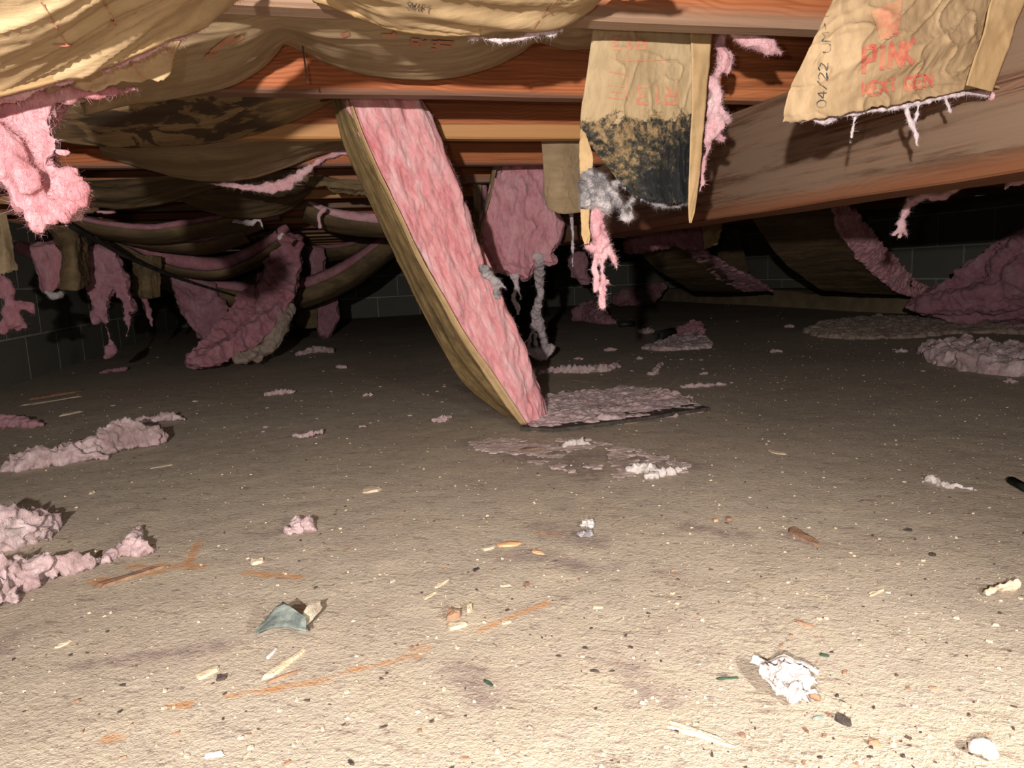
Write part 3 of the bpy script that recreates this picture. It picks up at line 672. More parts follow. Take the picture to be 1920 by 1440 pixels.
# --- sagging batts seen almost edge-on, further back
def sag(label, pts, v, thpx, width=.33, seed=0, m=M_far, pm=K_dark, drop=0.0, name='sagging_batt', under=6):
    c = catmull(np.array([P(x, y, v) for x, y in pts]), 60)
    t = np.gradient(c, axis=0); t /= np.linalg.norm(t, axis=1, keepdims=True); up = np.cross(V, t); up *= np.sign(up[:, 2:3]+1e-9)
    th = thpx/F*depth(c[30]); r = thing(name, label, 'insulation', c[30])
    k = np.linspace(0, 1, 60)[:, None]; tap = .55+.45*np.sin(np.pi*k)
    raws = []
    fr = c+up*th*.5*tap
    bm_rows = [fr, fr]
    # slab of wool
    N = 60; sec = 14; vs = []
    for i in range(N):
        for j in range(sec):
            a = 2*math.pi*j/sec; x = abs(math.cos(a))**.5*math.copysign(1, math.cos(a)); y = abs(math.sin(a))**.6*math.copysign(1, math.sin(a))
            p = c[i]+V*(width/2*(1+x))+up[i]*(th*tap[i, 0]*.5*(1+y)+.004)
            vs.append(p)
    vs = np.array(vs); ctr = vs.reshape(N, sec, 3).mean(1, keepdims=True); dr = vs.reshape(N, sec, 3)-ctr; dr /= np.linalg.norm(dr, axis=2, keepdims=True)
    vs = vs+(dr.reshape(-1, 3)*(fbm(vs*34, seed, 4)*.010)[:, None])
    fs = [(i*sec+j, i*sec+(j+1) % sec, (i+1)*sec+(j+1) % sec, (i+1)*sec+j) for i in range(N-1) for j in range(sec)]+[tuple(range(sec)), tuple(range((N-1)*sec, N*sec))]
    mesh('glass_wool', vs, fs, m, r)
    dn = np.array([0, 0, -1.0])
    e = under/F*depth(c[30])
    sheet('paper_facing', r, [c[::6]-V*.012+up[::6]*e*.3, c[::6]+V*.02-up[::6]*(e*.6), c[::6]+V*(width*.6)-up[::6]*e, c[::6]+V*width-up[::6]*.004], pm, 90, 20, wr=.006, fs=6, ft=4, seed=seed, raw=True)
    return r
sag('wide sagging batt with a long thin pink edge, directly below the farther left joists', [(90, 395), (150, 418), (220, 432), (290, 436), (370, 424), (440, 412), (520, 402)], 3.0, 17, .33, 41, under=16)
sag('dark sagging batt with a short pink edge between two brown papers, left of centre', [(170, 425), (240, 446), (310, 458), (380, 458), (430, 444), (480, 425)], 3.3, 16, .33, 42, under=14)
sag('pink edged batt sagging in a deep arc left of the pink column', [(150, 415), (230, 462), (290, 492), (350, 508), (410, 510), (460, 493), (510, 462), (545, 430)], 3.65, 30, .33, 43, under=12)
sag('lowest sagging batt, a long dark arc with pink top reaching behind the fallen strip', [(290, 505), (350, 530), (410, 548), (480, 556), (560, 552), (640, 520), (700, 478), (760, 430)], 4.15, 26, .34, 44, under=30)
sag('short pink batt edge showing just left of the fallen strip, below the joists', [(575, 388), (620, 410), (670, 420), (740, 424), (800, 410)], 3.0, 24, .3, 45, m=M_wad, under=18)
sag('faint sagging batt with a pink edge high up in the dark at centre left', [(480, 448), (560, 470), (640, 468), (700, 450), (760, 430)], 4.6, 12, .3, 46, under=18)
o = wool('wool_shred', None, M_wad, strokes=[[(607, 392, 2.85, 6), (598, 405, 2.85, 4), (600, 425, 2.85, 4)]], vox=.005, amp=.004, freq=70, seed=5, fuzz=60); tag(o, 'small shred of pink wool dangling left of the fallen strip, below the joists', 'insulation')
o = wool('wool_shred', None, M_wad, strokes=[[(182, 397, 2.7, 3), (200, 398, 2.7, 6), (213, 396, 2.7, 5)]], vox=.005, amp=.004, freq=70, seed=6, fuzz=40); tag(o, 'small tuft of pink wool caught at left under the fifth joist', 'insulation')

# --- column of wool reaching the floor, left
v1 = 3.45
N1 = thing('fallen_batt', 'pink batt hanging as a column at left, its bent foot on the floor', 'insulation', G(400, 690))
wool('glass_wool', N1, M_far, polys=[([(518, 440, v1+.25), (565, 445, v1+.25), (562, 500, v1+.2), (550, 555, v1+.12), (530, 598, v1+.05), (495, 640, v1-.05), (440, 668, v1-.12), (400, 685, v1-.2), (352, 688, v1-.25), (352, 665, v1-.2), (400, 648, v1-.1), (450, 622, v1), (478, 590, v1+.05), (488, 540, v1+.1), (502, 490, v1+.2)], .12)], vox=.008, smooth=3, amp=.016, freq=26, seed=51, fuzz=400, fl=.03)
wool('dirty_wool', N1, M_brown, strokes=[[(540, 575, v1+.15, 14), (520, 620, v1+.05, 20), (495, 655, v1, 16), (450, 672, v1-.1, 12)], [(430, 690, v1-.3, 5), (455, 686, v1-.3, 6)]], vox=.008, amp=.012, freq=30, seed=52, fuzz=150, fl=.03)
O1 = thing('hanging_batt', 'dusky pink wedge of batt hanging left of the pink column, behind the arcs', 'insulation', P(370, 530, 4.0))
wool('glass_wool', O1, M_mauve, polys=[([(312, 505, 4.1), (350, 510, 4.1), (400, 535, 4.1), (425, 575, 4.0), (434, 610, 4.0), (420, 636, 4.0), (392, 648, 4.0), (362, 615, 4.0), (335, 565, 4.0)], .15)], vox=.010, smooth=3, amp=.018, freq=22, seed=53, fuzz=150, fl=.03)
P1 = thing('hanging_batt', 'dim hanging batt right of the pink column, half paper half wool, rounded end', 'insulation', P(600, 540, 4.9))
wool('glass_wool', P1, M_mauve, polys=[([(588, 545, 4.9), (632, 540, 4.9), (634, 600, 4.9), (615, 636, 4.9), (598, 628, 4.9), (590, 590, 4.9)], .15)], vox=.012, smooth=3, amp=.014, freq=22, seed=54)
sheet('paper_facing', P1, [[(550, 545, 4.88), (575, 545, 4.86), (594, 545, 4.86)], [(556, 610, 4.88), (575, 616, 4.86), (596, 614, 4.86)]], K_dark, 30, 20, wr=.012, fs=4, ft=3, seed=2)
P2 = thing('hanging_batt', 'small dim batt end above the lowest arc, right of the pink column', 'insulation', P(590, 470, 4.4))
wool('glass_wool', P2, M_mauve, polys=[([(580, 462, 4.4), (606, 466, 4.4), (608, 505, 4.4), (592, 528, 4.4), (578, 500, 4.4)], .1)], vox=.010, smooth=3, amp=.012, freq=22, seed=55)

# --- left wall group
Q1 = thing('hanging_batt', 'strip of tan paper with a ragged pink lump below, at the extreme left', 'insulation', P(10, 440, 2.5))
sheet('paper_facing', Q1, [[(-25, 400, 2.5), (-5, 395, 2.5), (12, 400, 2.5)], [(-30, 480, 2.5), (5, 470, 2.46), (27, 475, 2.5)], [(-35, 515, 2.5), (5, 516, 2.46), (34, 508, 2.5)]], K_old, 30, 20, wr=.010, fs=3, ft=2, seed=4, rag=.05)
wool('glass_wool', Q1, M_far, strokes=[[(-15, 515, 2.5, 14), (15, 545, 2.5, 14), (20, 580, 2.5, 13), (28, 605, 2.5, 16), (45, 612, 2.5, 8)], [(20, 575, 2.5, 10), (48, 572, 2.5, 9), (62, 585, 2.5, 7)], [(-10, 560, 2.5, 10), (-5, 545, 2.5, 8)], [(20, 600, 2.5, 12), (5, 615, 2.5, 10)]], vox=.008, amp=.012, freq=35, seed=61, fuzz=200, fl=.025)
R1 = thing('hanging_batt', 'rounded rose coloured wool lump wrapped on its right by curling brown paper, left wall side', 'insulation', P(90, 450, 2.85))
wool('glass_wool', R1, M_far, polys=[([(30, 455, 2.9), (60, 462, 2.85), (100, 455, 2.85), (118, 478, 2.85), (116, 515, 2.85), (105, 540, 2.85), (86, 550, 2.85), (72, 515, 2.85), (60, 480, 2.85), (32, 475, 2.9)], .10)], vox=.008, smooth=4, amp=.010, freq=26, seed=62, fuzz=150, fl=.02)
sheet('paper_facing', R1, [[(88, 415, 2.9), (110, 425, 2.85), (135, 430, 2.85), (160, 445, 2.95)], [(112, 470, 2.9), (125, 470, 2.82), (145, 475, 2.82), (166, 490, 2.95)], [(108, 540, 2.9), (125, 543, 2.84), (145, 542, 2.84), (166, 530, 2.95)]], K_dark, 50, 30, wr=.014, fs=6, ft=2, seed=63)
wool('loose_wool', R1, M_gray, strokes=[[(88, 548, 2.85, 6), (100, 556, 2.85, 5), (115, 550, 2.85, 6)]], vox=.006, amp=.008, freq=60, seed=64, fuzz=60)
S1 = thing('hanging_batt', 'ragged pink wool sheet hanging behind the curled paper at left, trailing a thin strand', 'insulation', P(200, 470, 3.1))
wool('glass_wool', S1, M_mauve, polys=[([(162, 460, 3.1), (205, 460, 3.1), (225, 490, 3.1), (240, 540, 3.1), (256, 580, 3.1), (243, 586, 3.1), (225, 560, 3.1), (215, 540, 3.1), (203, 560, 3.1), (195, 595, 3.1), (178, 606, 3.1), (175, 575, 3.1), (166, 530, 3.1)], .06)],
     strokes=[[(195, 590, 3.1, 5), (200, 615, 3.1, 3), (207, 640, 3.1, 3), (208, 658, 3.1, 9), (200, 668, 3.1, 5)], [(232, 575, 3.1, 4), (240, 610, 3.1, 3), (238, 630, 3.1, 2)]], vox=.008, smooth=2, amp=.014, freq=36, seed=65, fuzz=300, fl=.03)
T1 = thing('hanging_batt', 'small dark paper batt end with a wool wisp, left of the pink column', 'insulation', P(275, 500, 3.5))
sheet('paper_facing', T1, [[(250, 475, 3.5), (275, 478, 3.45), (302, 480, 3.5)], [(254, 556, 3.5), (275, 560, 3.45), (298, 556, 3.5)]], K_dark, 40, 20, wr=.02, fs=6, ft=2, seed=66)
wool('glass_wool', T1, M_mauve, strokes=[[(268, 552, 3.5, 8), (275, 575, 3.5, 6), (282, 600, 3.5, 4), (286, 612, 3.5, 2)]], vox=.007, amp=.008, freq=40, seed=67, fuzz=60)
o = wool('black_cable', None, M_black, strokes=[[(40, 385, 2.6, 6), (110, 412, 2.75, 7), (180, 450, 2.9, 6), (250, 487, 3.1, 5), (330, 520, 3.3, 4), (420, 548, 3.5, 3)]], vox=.006, amp=.0, seed=5); tag(o, 'black cable sagging diagonally at left from the joists to the lowest arc', 'cable')

# ================================================================== the big fallen strip
Ust = thing('fallen_batt', 'large bright pink batt strip fallen from the second bay to the floor at centre', 'insulation', G(1000, 800))
vb = float(G(1000, 800) @ V)
def vs_at(y, a=1.50): return a+(vb-a)*(y-195)/605
Lp = [(650, 150), (655, 195), (676, 250), (707, 320), (748, 400), (792, 490), (832, 560), (872, 630), (915, 690), (952, 745), (986, 797)]
Rp = [(1022, 783), (1012, 745), (996, 690), (968, 620), (943, 560), (905, 500), (882, 430), (854, 340), (832, 280), (788, 195), (778, 150)]
wool('glass_wool', Ust, M_pink, polys=[([(x, y, vs_at(y)) for x, y in Lp]+[(x, y, vs_at(y)+.03) for x, y in Rp], .10)], vox=.0032, smooth=10, amp=.0085, freq=24, rotq=.40, stretch=(1.6, 1.6, .24), seed=71, fuzz=3000, fl=.012, rough=.42)
Po = [(618, 150), (624, 195), (648, 280), (690, 372), (742, 482), (800, 600), (850, 692), (890, 738), (940, 776), (990, 803)]
sheet('paper_facing', Ust, [[(x, y, vs_at(y)+.16) for x, y in Po], [(x*.45+xx*.55, y*.45+yy*.55, vs_at(y)+.05) for (x, y), (xx, yy) in zip(Po, [Lp[i] for i in (0, 1, 2, 3, 5, 6, 7, 8, 9, 10)])],
     [(x+3, y, vs_at(y)-.012) for x, y in [Lp[i] for i in (0, 1, 2, 3, 5, 6, 7, 8, 9, 10)]]], K_strip, 140, 36, wr=.005, fs=5, ft=8, seed=72)
sheet('stapling_flange', Ust, [[(x-2-1.6*i if i < 9 else x-10, y, vs_at(y)-.006) for i, (x, y) in enumerate(Lp[1:])], [(x+3, y-2, vs_at(y)-.018) for x, y in Lp[1:]]], K_flap, 90, 6, wr=.004, fs=8, ft=2, seed=73)
# foot lying on the floor
gwool('floor_wool', Ust, M_lump, [(985, 806), (1010, 770), (1030, 748), (1070, 742), (1120, 736), (1180, 728), (1235, 738), (1318, 770), (1250, 779), (1180, 789), (1100, 800), (1040, 807)], .022, vox=.004, smooth=1, amp=.006, freq=42, seed=74, fuzz=900, stretch=(.6, 1.6, 1), zflat=.75)
g = np.array([G(*p) for p in [(975, 808), (1040, 811), (1110, 803), (1190, 792), (1260, 781), (1332, 770), (1300, 764), (1180, 775), (1060, 790), (990, 796)]]); n = len(g)
mesh('floor_paper', np.concatenate([g+[0, 0, .001], g+[0, 0, .009]]), [tuple(range(n))[::-1], tuple(range(n, 2*n))]+[(i, (i+1) % n, n+(i+1) % n, n+i) for i in range(n)], M_lino, Ust, False)
wool('wool_tuft', Ust, M_gray, strokes=[[(905, 505, vs_at(500)+.03, 12), (925, 525, vs_at(520)+.03, 8), (948, 540, vs_at(530)+.03, 4)], [(925, 530, vs_at(530)+.03, 9), (932, 555, vs_at(550)+.03, 7)]], vox=.004, amp=.005, freq=70, seed=75, fuzz=150)
# ================================================================== middle hanging pieces
V1 = thing('hanging_batt', 'round-shouldered dusky pink batt end hanging right of the fallen strip, strand trailing to the floor', 'insulation', P(970, 320, 2.35))
wool('glass_wool', V1, M_deep, polys=[([(935, 300, 2.36), (1012, 300, 2.36), (1018, 340, 2.36), (1020, 385, 2.34), (1042, 405, 2.34), (1052, 420, 2.34), (1046, 455, 2.34), (1030, 475, 2.34), (1040, 492, 2.34), (1008, 492, 2.34), (990, 522, 2.32), (962, 514, 2.32), (930, 508, 2.32), (904, 494, 2.32), (898, 455, 2.33), (908, 405, 2.35), (925, 370, 2.36)], .12)],
     strokes=[[(1040, 400, 2.34, 12), (1045, 440, 2.34, 8)]], vox=.005, smooth=4, amp=.017, freq=17, rough=.35, crump=.35, stretch=(1.2, 1.2, .5), seed=81, fuzz=900, fl=.018)
wool('wool_strand', V1, M_pale, strokes=[[(1008, 480, 2.36, 14), (1012, 530, 2.5, 9), (1012, 560, 2.55, 7), (1006, 590, 2.65, 11), (1018, 630, 2.72, 8), (1024, 655, 2.78, 10)], [(1002, 590, 2.65, 6), (994, 630, 2.72, 3), (990, 650, 2.76, 4)], [(1000, 610, 2.68, 3), (1006, 650, 2.75, 3)],
     [(995, 658, 2.78, 12), (1015, 664, 2.78, 14), (1034, 650, 2.78, 9)]], vox=.005, smooth=1, amp=.006, freq=50, seed=82, fuzz=400, fl=.02)
wool('wool_strand', V1, M_pale, strokes=[[(965, 510, 2.33, 9), (968, 535, 2.33, 5), (962, 560, 2.33, 5), (970, 575, 2.33, 4), (972, 588, 2.33, 3)], [(972, 530, 2.33, 3), (975, 560, 2.33, 3)]], vox=.004, smooth=1, amp=.006, freq=60, seed=83, fuzz=150)
sheet('paper_facing', V1, [[(934, 300, 2.34), (920, 370, 2.33), (906, 415, 2.31), (900, 450, 2.31)], [(926, 300, 2.36), (913, 370, 2.36), (900, 420, 2.34), (897, 452, 2.34)]], K_old, 40, 6, wr=.003, seed=84)
V2 = thing('paper_strip', 'narrow strip of old paper hanging between fallen strip and rounded pink batt end', 'insulation', P(905, 340, 2.6))
sheet('paper_facing', V2, [[(888, 335, 2.66), (903, 335, 2.66)], [(886, 440, 2.66), (900, 436, 2.66)]], K_old, 20, 20, wr=.006, seed=85)
wool('glass_wool', V2, M_mauve, strokes=[[(905, 340, 2.7, 9), (905, 400, 2.7, 9), (896, 445, 2.7, 7)]], vox=.007, amp=.008, freq=40, seed=86)
Wp = thing('paper_flap', 'plain brown paper flap hanging square between the rounded pink batt and the mouldy batt', 'insulation', P(1050, 270, 1.86))
sheet('paper_facing', Wp, [[(1013, 240, 1.86), (1050, 240, 1.85), (1092, 240, 1.86)], [(1020, 330, 1.86), (1055, 330, 1.84), (1090, 330, 1.86)], [(1022, 378, 1.87), (1030, 392, 1.86), (1055, 401, 1.85), (1090, 398, 1.86)]], K_old, 60, 50, wr=.004, fs=3, ft=3, seed=87)
o = wool('wool_strand', None, M_pale, strokes=[[(1070, 395, 2.0, 4), (1073, 430, 2.0, 4), (1074, 470, 2.0, 2), (1074, 500, 2.0, 1)]], vox=.003, amp=.003, freq=60, seed=88, fuzz=60); tag(o, 'thin grey wool strand dangling under the square paper flap', 'insulation')
X9 = wool('hanging_wool', None, M_mauve, strokes=[[(1082, 350, 3.79, 10), (1083, 430, 3.7, 8), (1085, 480, 3.6, 18), (1085, 505, 3.6, 20), (1100, 525, 3.6, 9)]], vox=.01, amp=.014, freq=26, seed=89, fuzz=100, fl=.03); tag(X9, 'dim rose wool lump hanging far back, left of the pink shreds below the mouldy batt', 'insulation')

# --- X: the mouldy hanging batt
xv = 1.06
X = thing('mouldy_batt', 'hanging paper batt with black mould on its lower half, right of centre', 'insulation', P(1200, 66, xv))
sX = sheet('paper_facing', X, [[(1118, 10, xv), (1180, 10, xv-.01), (1250, 10, xv-.01), (1322, 10, xv)], [(1100, 140, xv), (1165, 140, xv-.015), (1235, 140, xv-.01), (1308, 140, xv)], [(1088, 240, xv), (1150, 240, xv-.02), (1220, 240, xv-.015), (1300, 240, xv)],
      [(1110, 275, xv), (1170, 275, xv-.02), (1235, 275, xv-.015), (1298, 275, xv)], [(1150, 325, xv), (1200, 325, xv-.02), (1250, 325, xv-.015), (1296, 325, xv)], [(1190, 374, xv), (1225, 380, xv-.012), (1260, 384, xv-.01), (1294, 384, xv)]], K_mold, 110, 150, wr=.006, fs=7, ft=3, seed=91, rag=.02)
sheet('stapling_flange', X, [[(1292, 10, xv-.018), (1340, 10, xv-.012)], [(1298, 140, xv-.018), (1328, 140, xv-.012)], [(1294, 250, xv-.018), (1318, 250, xv-.014)], [(1292, 330, xv-.016), (1312, 330, xv-.014)], [(1290, 385, xv-.016), (1305, 385, xv-.014)], [(1293, 418, xv-.016), (1297, 418, xv-.016)]], K_flap, 10, 70, wr=.002, fs=2, ft=8, seed=92)
printed('red_letter', sX, word('R13', (1268, 195), (-26, 0), (0, -32))+word('R13', (1210, 92), (-22, 0), (0, -20)), 5, I_faint, 'faded red upside-down lettering')
printed('red_line', sX, [[(1145, 108), (1175, 115), (1270, 112)], [(1176, 60), (1176, 130), (1174, 190)], [(1142, 135), (1178, 142)], [(1140, 160), (1170, 163)], [(1142, 172), (1168, 175)], [(1140, 184), (1170, 187)]], 2, I_faint)
wool('glass_wool', X, M_wad, strokes=[[(1350, 30, xv+.02, 14), (1352, 85, xv+.02, 13), (1350, 130, xv+.02, 13), (1335, 155, xv+.02, 10), (1340, 185, xv+.02, 16), (1345, 215, xv+.02, 20), (1335, 245, xv+.02, 14), (1328, 270, xv+.02, 8)], [(1348, 215, xv+.02, 16), (1366, 228, xv+.02, 11)], [(1340, 255, xv+.02, 12), (1356, 262, xv+.02, 8)],
     [(1352, 100, xv+.02, 10), (1370, 110, xv+.02, 9), (1365, 135, xv+.02, 5)], [(1330, 270, xv+.02, 8), (1320, 310, xv+.02, 6), (1313, 360, xv+.02, 4)]], vox=.0032, smooth=2, amp=.006, freq=60, seed=93, fuzz=700, fl=.012)
sheet('torn_flap', X, [[(1088, 240, xv-.005), (1098, 250, xv-.01)], [(1086, 300, xv-.005), (1112, 298, xv-.012)], [(1090, 340, xv), (1104, 345, xv-.008)]], K_flap, 12, 24, wr=.003, seed=94)
wool('mouldy_wool', X, M_gray, strokes=[[(1104, 295, xv, 7), (1100, 320, xv, 14), (1112, 345, xv, 22), (1122, 372, xv, 20), (1140, 388, xv, 12)], [(1092, 345, xv, 7), (1100, 380, xv, 10)], [(1130, 355, xv, 16), (1152, 372, xv, 13), (1172, 385, xv, 7), (1190, 370, xv, 5), (1202, 362, xv, 4)],
     [(1150, 350, xv, 6), (1165, 335, xv, 9), (1175, 325, xv, 8), (1172, 350, xv, 5)], [(1165, 395, xv, 4), (1175, 415, xv, 4), (1182, 400, xv, 3), (1184, 385, xv, 3)], [(1205, 375, xv-.01, 2.5), (1230, 384, xv-.01, 3), (1260, 388, xv-.01, 3), (1290, 384, xv-.01, 3)], [(1090, 371, xv-.01, 1.5), (1076, 372, xv-.01, 1.5)]], vox=.0028, smooth=1, amp=.006, freq=85, seed=95, fuzz=1600, fl=.012)
sheet('paper_stub', X, [[(1088, 392, xv-.01), (1106, 392, xv-.012)], [(1090, 425, xv-.01), (1104, 425, xv-.012)], [(1090, 440, xv-.01), (1107, 440, xv-.012)], [(1096, 458, xv-.01), (1104, 457, xv-.01)]], K_flap, 12, 24, wr=.002, seed=96)
wool('pink_shred', X, M_wad, strokes=[[(1122, 395, xv+.01, 13), (1116, 420, xv+.01, 15), (1124, 445, xv+.01, 14), (1128, 465, xv+.01, 17), (1128, 478, xv+.01, 10)], [(1105, 462, xv+.01, 7), (1120, 466, xv+.01, 10)], [(1138, 465, xv+.01, 12), (1150, 480, xv+.01, 8), (1156, 500, xv+.01, 3)],
     [(1120, 480, xv+.01, 7), (1116, 510, xv+.01, 6), (1118, 535, xv+.01, 6), (1116, 545, xv+.01, 3)], [(1131, 485, xv+.01, 5), (1130, 515, xv+.01, 4), (1132, 530, xv+.01, 6), (1128, 555, xv+.01, 7), (1130, 574, xv+.01, 6)], [(1130, 530, xv+.01, 4), (1140, 528, xv+.01, 4)]], vox=.0026, smooth=1, amp=.0045, freq=80, seed=97, fuzz=700, fl=.010)
o = wool('wool_shred', None, M_wad, strokes=[[(1372, 58, 1.0, 8), (1390, 74, 1.0, 11), (1420, 80, 1.0, 15), (1445, 90, 1.0, 14), (1462, 100, 1.0, 6)]], vox=.003, smooth=3, amp=.005, freq=40, seed=98, fuzz=300, fl=.010); tag(o, 'pale pink tongue of wool poking from under the nearest joist, right of the mouldy batt', 'insulation')

# --- Y: right near batt with print
yv = .80
Y = thing('insulation_batt', 'crumpled tan paper batt with large red lettering, top right corner nearest the lens', 'insulation', P(1680, 10, yv))
sY = sheet('paper_facing', Y, [[(1620, -120, yv), (1700, -130, yv-.01), (1790, -130, yv-.01), (1905, -130, yv)], [(1566, -10, yv), (1660, -10, yv-.02), (1760, -10, yv-.02), (1868, -10, yv)], [(1510, 108, yv), (1610, 100, yv-.025), (1720, 92, yv-.022), (1840, 90, yv)],
      [(1480, 168, yv), (1590, 158, yv-.015), (1710, 146, yv-.015), (1830, 138, yv)], [(1466, 232, yv), (1540, 224, yv-.004), (1620, 208, yv-.005), (1720, 192, yv-.005), (1800, 172, yv), (1880, 164, yv)]], K_right, 130, 100, wr=.011, fs=6, ft=4, seed=101, rag=.02)
sheet('stapling_flange', Y, [[(1905, -130, yv-.03), (1965, -130, yv-.02)], [(1862, -10, yv-.03), (1925, -10, yv-.02)], [(1832, 90, yv-.03), (1892, 88, yv-.02)], [(1811, 160, yv-.03), (1862, 172, yv-.02)]], K_flap, 16, 60, wr=.003, fs=2, ft=7, seed=102)
printed('red_letter', sY, word('PINK', (1620, 92), (24, -5), (-2, 46)), 9, I_red, 'large red printed letter')
printed('red_letter', sY, word('NEXT', (1616, 156), (16, -2.5), (1, 24))+word('GEN', (1694, 146), (18, -3.5), (1, 24)), 6, I_red, 'smaller red printed letter')
printed('red_logo_patch', sY, [[[(1632+i*.9, 24+i*3.1-(i*.4)), (1690-i*.4, 2+i*3.3)] for i in range(0, 20)]], 4.2, I_faint, 'faded red slanted logo block')
printed('stamped_letter', sY, word('UM-1', (1542, 98), (-1, -19), (15, -1)), 2.2, I_black, 'black stamped characters, sideways')
printed('stamped_letter', sY, word('04/22', (1530, 202), (1, -17), (17, 0)), 2.2, I_black, 'black stamped date, sideways')
wool('glass_wool', Y, M_wad, polys=[([(1990, -120, yv+.02), (1935, -60, yv+.02), (1912, 40, yv+.02), (1890, 120, yv+.02), (1862, 165, yv+.02), (1850, 180, yv+.02), (1880, 186, yv+.02), (1925, 172, yv+.02), (2000, 150, yv+.02)], .05)], vox=.004, smooth=3, amp=.008, freq=40, seed=103, fuzz=400, fl=.012)
wool('edge_wool', Y, M_pale, strokes=[[(1530, 226, yv+.01, 4), (1545, 228, yv+.01, 7), (1565, 224, yv+.01, 5)], [(1480, 230, yv+.01, 2), (1620, 210, yv+.01, 4), (1720, 194, yv+.01, 5), (1800, 176, yv+.01, 4), (1850, 176, yv+.01, 6)], [(1603, 222, yv+.01, 3), (1598, 245, yv+.01, 2), (1594, 268, yv+.01, 1.2)],
     [(1700, 200, yv+.01, 3), (1704, 222, yv+.01, 4.5), (1716, 245, yv+.01, 4), (1720, 272, yv+.01, 2)], [(1722, 198, yv+.01, 3), (1718, 222, yv+.01, 3), (1712, 232, yv+.01, 4)], [(1772, 184, yv+.01, 2.5), (1782, 210, yv+.01, 3)]], vox=.0016, smooth=1, amp=.0015, freq=120, seed=104, fuzz=300, fl=.008)

# ================================================================== right, behind the beam
Z1 = thing('hanging_batt', 'pink topped batt sticking out under the beam above a dark curved paper', 'insulation', P(1270, 450, 3.0))
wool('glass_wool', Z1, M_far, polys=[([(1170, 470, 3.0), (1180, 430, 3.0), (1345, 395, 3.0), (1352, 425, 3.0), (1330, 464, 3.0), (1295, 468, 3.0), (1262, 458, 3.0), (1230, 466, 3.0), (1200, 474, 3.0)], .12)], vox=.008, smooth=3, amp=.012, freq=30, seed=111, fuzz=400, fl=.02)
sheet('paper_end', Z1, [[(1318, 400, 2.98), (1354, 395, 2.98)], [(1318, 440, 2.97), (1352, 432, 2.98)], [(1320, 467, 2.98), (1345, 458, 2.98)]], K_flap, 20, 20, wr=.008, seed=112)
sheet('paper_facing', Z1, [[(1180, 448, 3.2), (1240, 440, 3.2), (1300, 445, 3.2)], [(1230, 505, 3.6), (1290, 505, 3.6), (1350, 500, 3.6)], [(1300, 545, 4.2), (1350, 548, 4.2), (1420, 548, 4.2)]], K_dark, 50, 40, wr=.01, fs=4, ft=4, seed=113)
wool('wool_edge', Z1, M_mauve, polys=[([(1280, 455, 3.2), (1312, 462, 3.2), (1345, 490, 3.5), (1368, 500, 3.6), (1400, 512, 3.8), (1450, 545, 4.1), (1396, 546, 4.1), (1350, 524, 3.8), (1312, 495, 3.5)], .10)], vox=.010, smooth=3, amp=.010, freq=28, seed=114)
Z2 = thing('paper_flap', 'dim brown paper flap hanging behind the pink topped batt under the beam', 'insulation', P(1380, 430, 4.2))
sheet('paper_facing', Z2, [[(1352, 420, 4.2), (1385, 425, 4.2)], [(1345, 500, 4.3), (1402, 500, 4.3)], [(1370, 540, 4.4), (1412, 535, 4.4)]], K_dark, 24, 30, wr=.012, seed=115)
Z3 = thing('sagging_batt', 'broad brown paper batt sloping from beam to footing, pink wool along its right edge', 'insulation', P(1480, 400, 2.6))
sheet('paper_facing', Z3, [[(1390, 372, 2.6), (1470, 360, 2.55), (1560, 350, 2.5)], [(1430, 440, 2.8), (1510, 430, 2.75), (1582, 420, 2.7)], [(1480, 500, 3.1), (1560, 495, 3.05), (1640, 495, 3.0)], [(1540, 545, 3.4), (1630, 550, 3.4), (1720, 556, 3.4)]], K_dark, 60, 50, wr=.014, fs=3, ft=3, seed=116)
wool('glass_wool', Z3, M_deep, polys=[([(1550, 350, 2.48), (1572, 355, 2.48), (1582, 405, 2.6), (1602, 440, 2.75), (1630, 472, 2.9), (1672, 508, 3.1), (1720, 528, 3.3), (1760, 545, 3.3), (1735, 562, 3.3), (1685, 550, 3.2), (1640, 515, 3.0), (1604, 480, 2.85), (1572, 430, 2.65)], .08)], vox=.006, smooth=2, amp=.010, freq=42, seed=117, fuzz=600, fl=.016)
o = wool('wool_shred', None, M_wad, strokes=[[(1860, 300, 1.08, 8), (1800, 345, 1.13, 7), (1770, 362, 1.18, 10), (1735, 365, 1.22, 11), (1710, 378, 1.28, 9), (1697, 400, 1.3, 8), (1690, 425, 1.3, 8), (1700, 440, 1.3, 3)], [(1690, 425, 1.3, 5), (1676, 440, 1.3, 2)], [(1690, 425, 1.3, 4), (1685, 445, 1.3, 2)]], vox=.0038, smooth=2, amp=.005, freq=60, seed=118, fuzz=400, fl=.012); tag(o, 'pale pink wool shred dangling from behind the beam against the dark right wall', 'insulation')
o = wool('wool_shred', None, M_wad, strokes=[[(1975, 300, .95, 8), (1960, 325, 1.0, 8), (1915, 340, 1.02, 7), (1890, 345, 1.05, 5), (1884, 355, 1.05, 3)]], vox=.004, smooth=2, amp=.004, freq=60, seed=119, fuzz=80); tag(o, 'small pink wool tuft under the beam at the right edge of the picture', 'insulation')
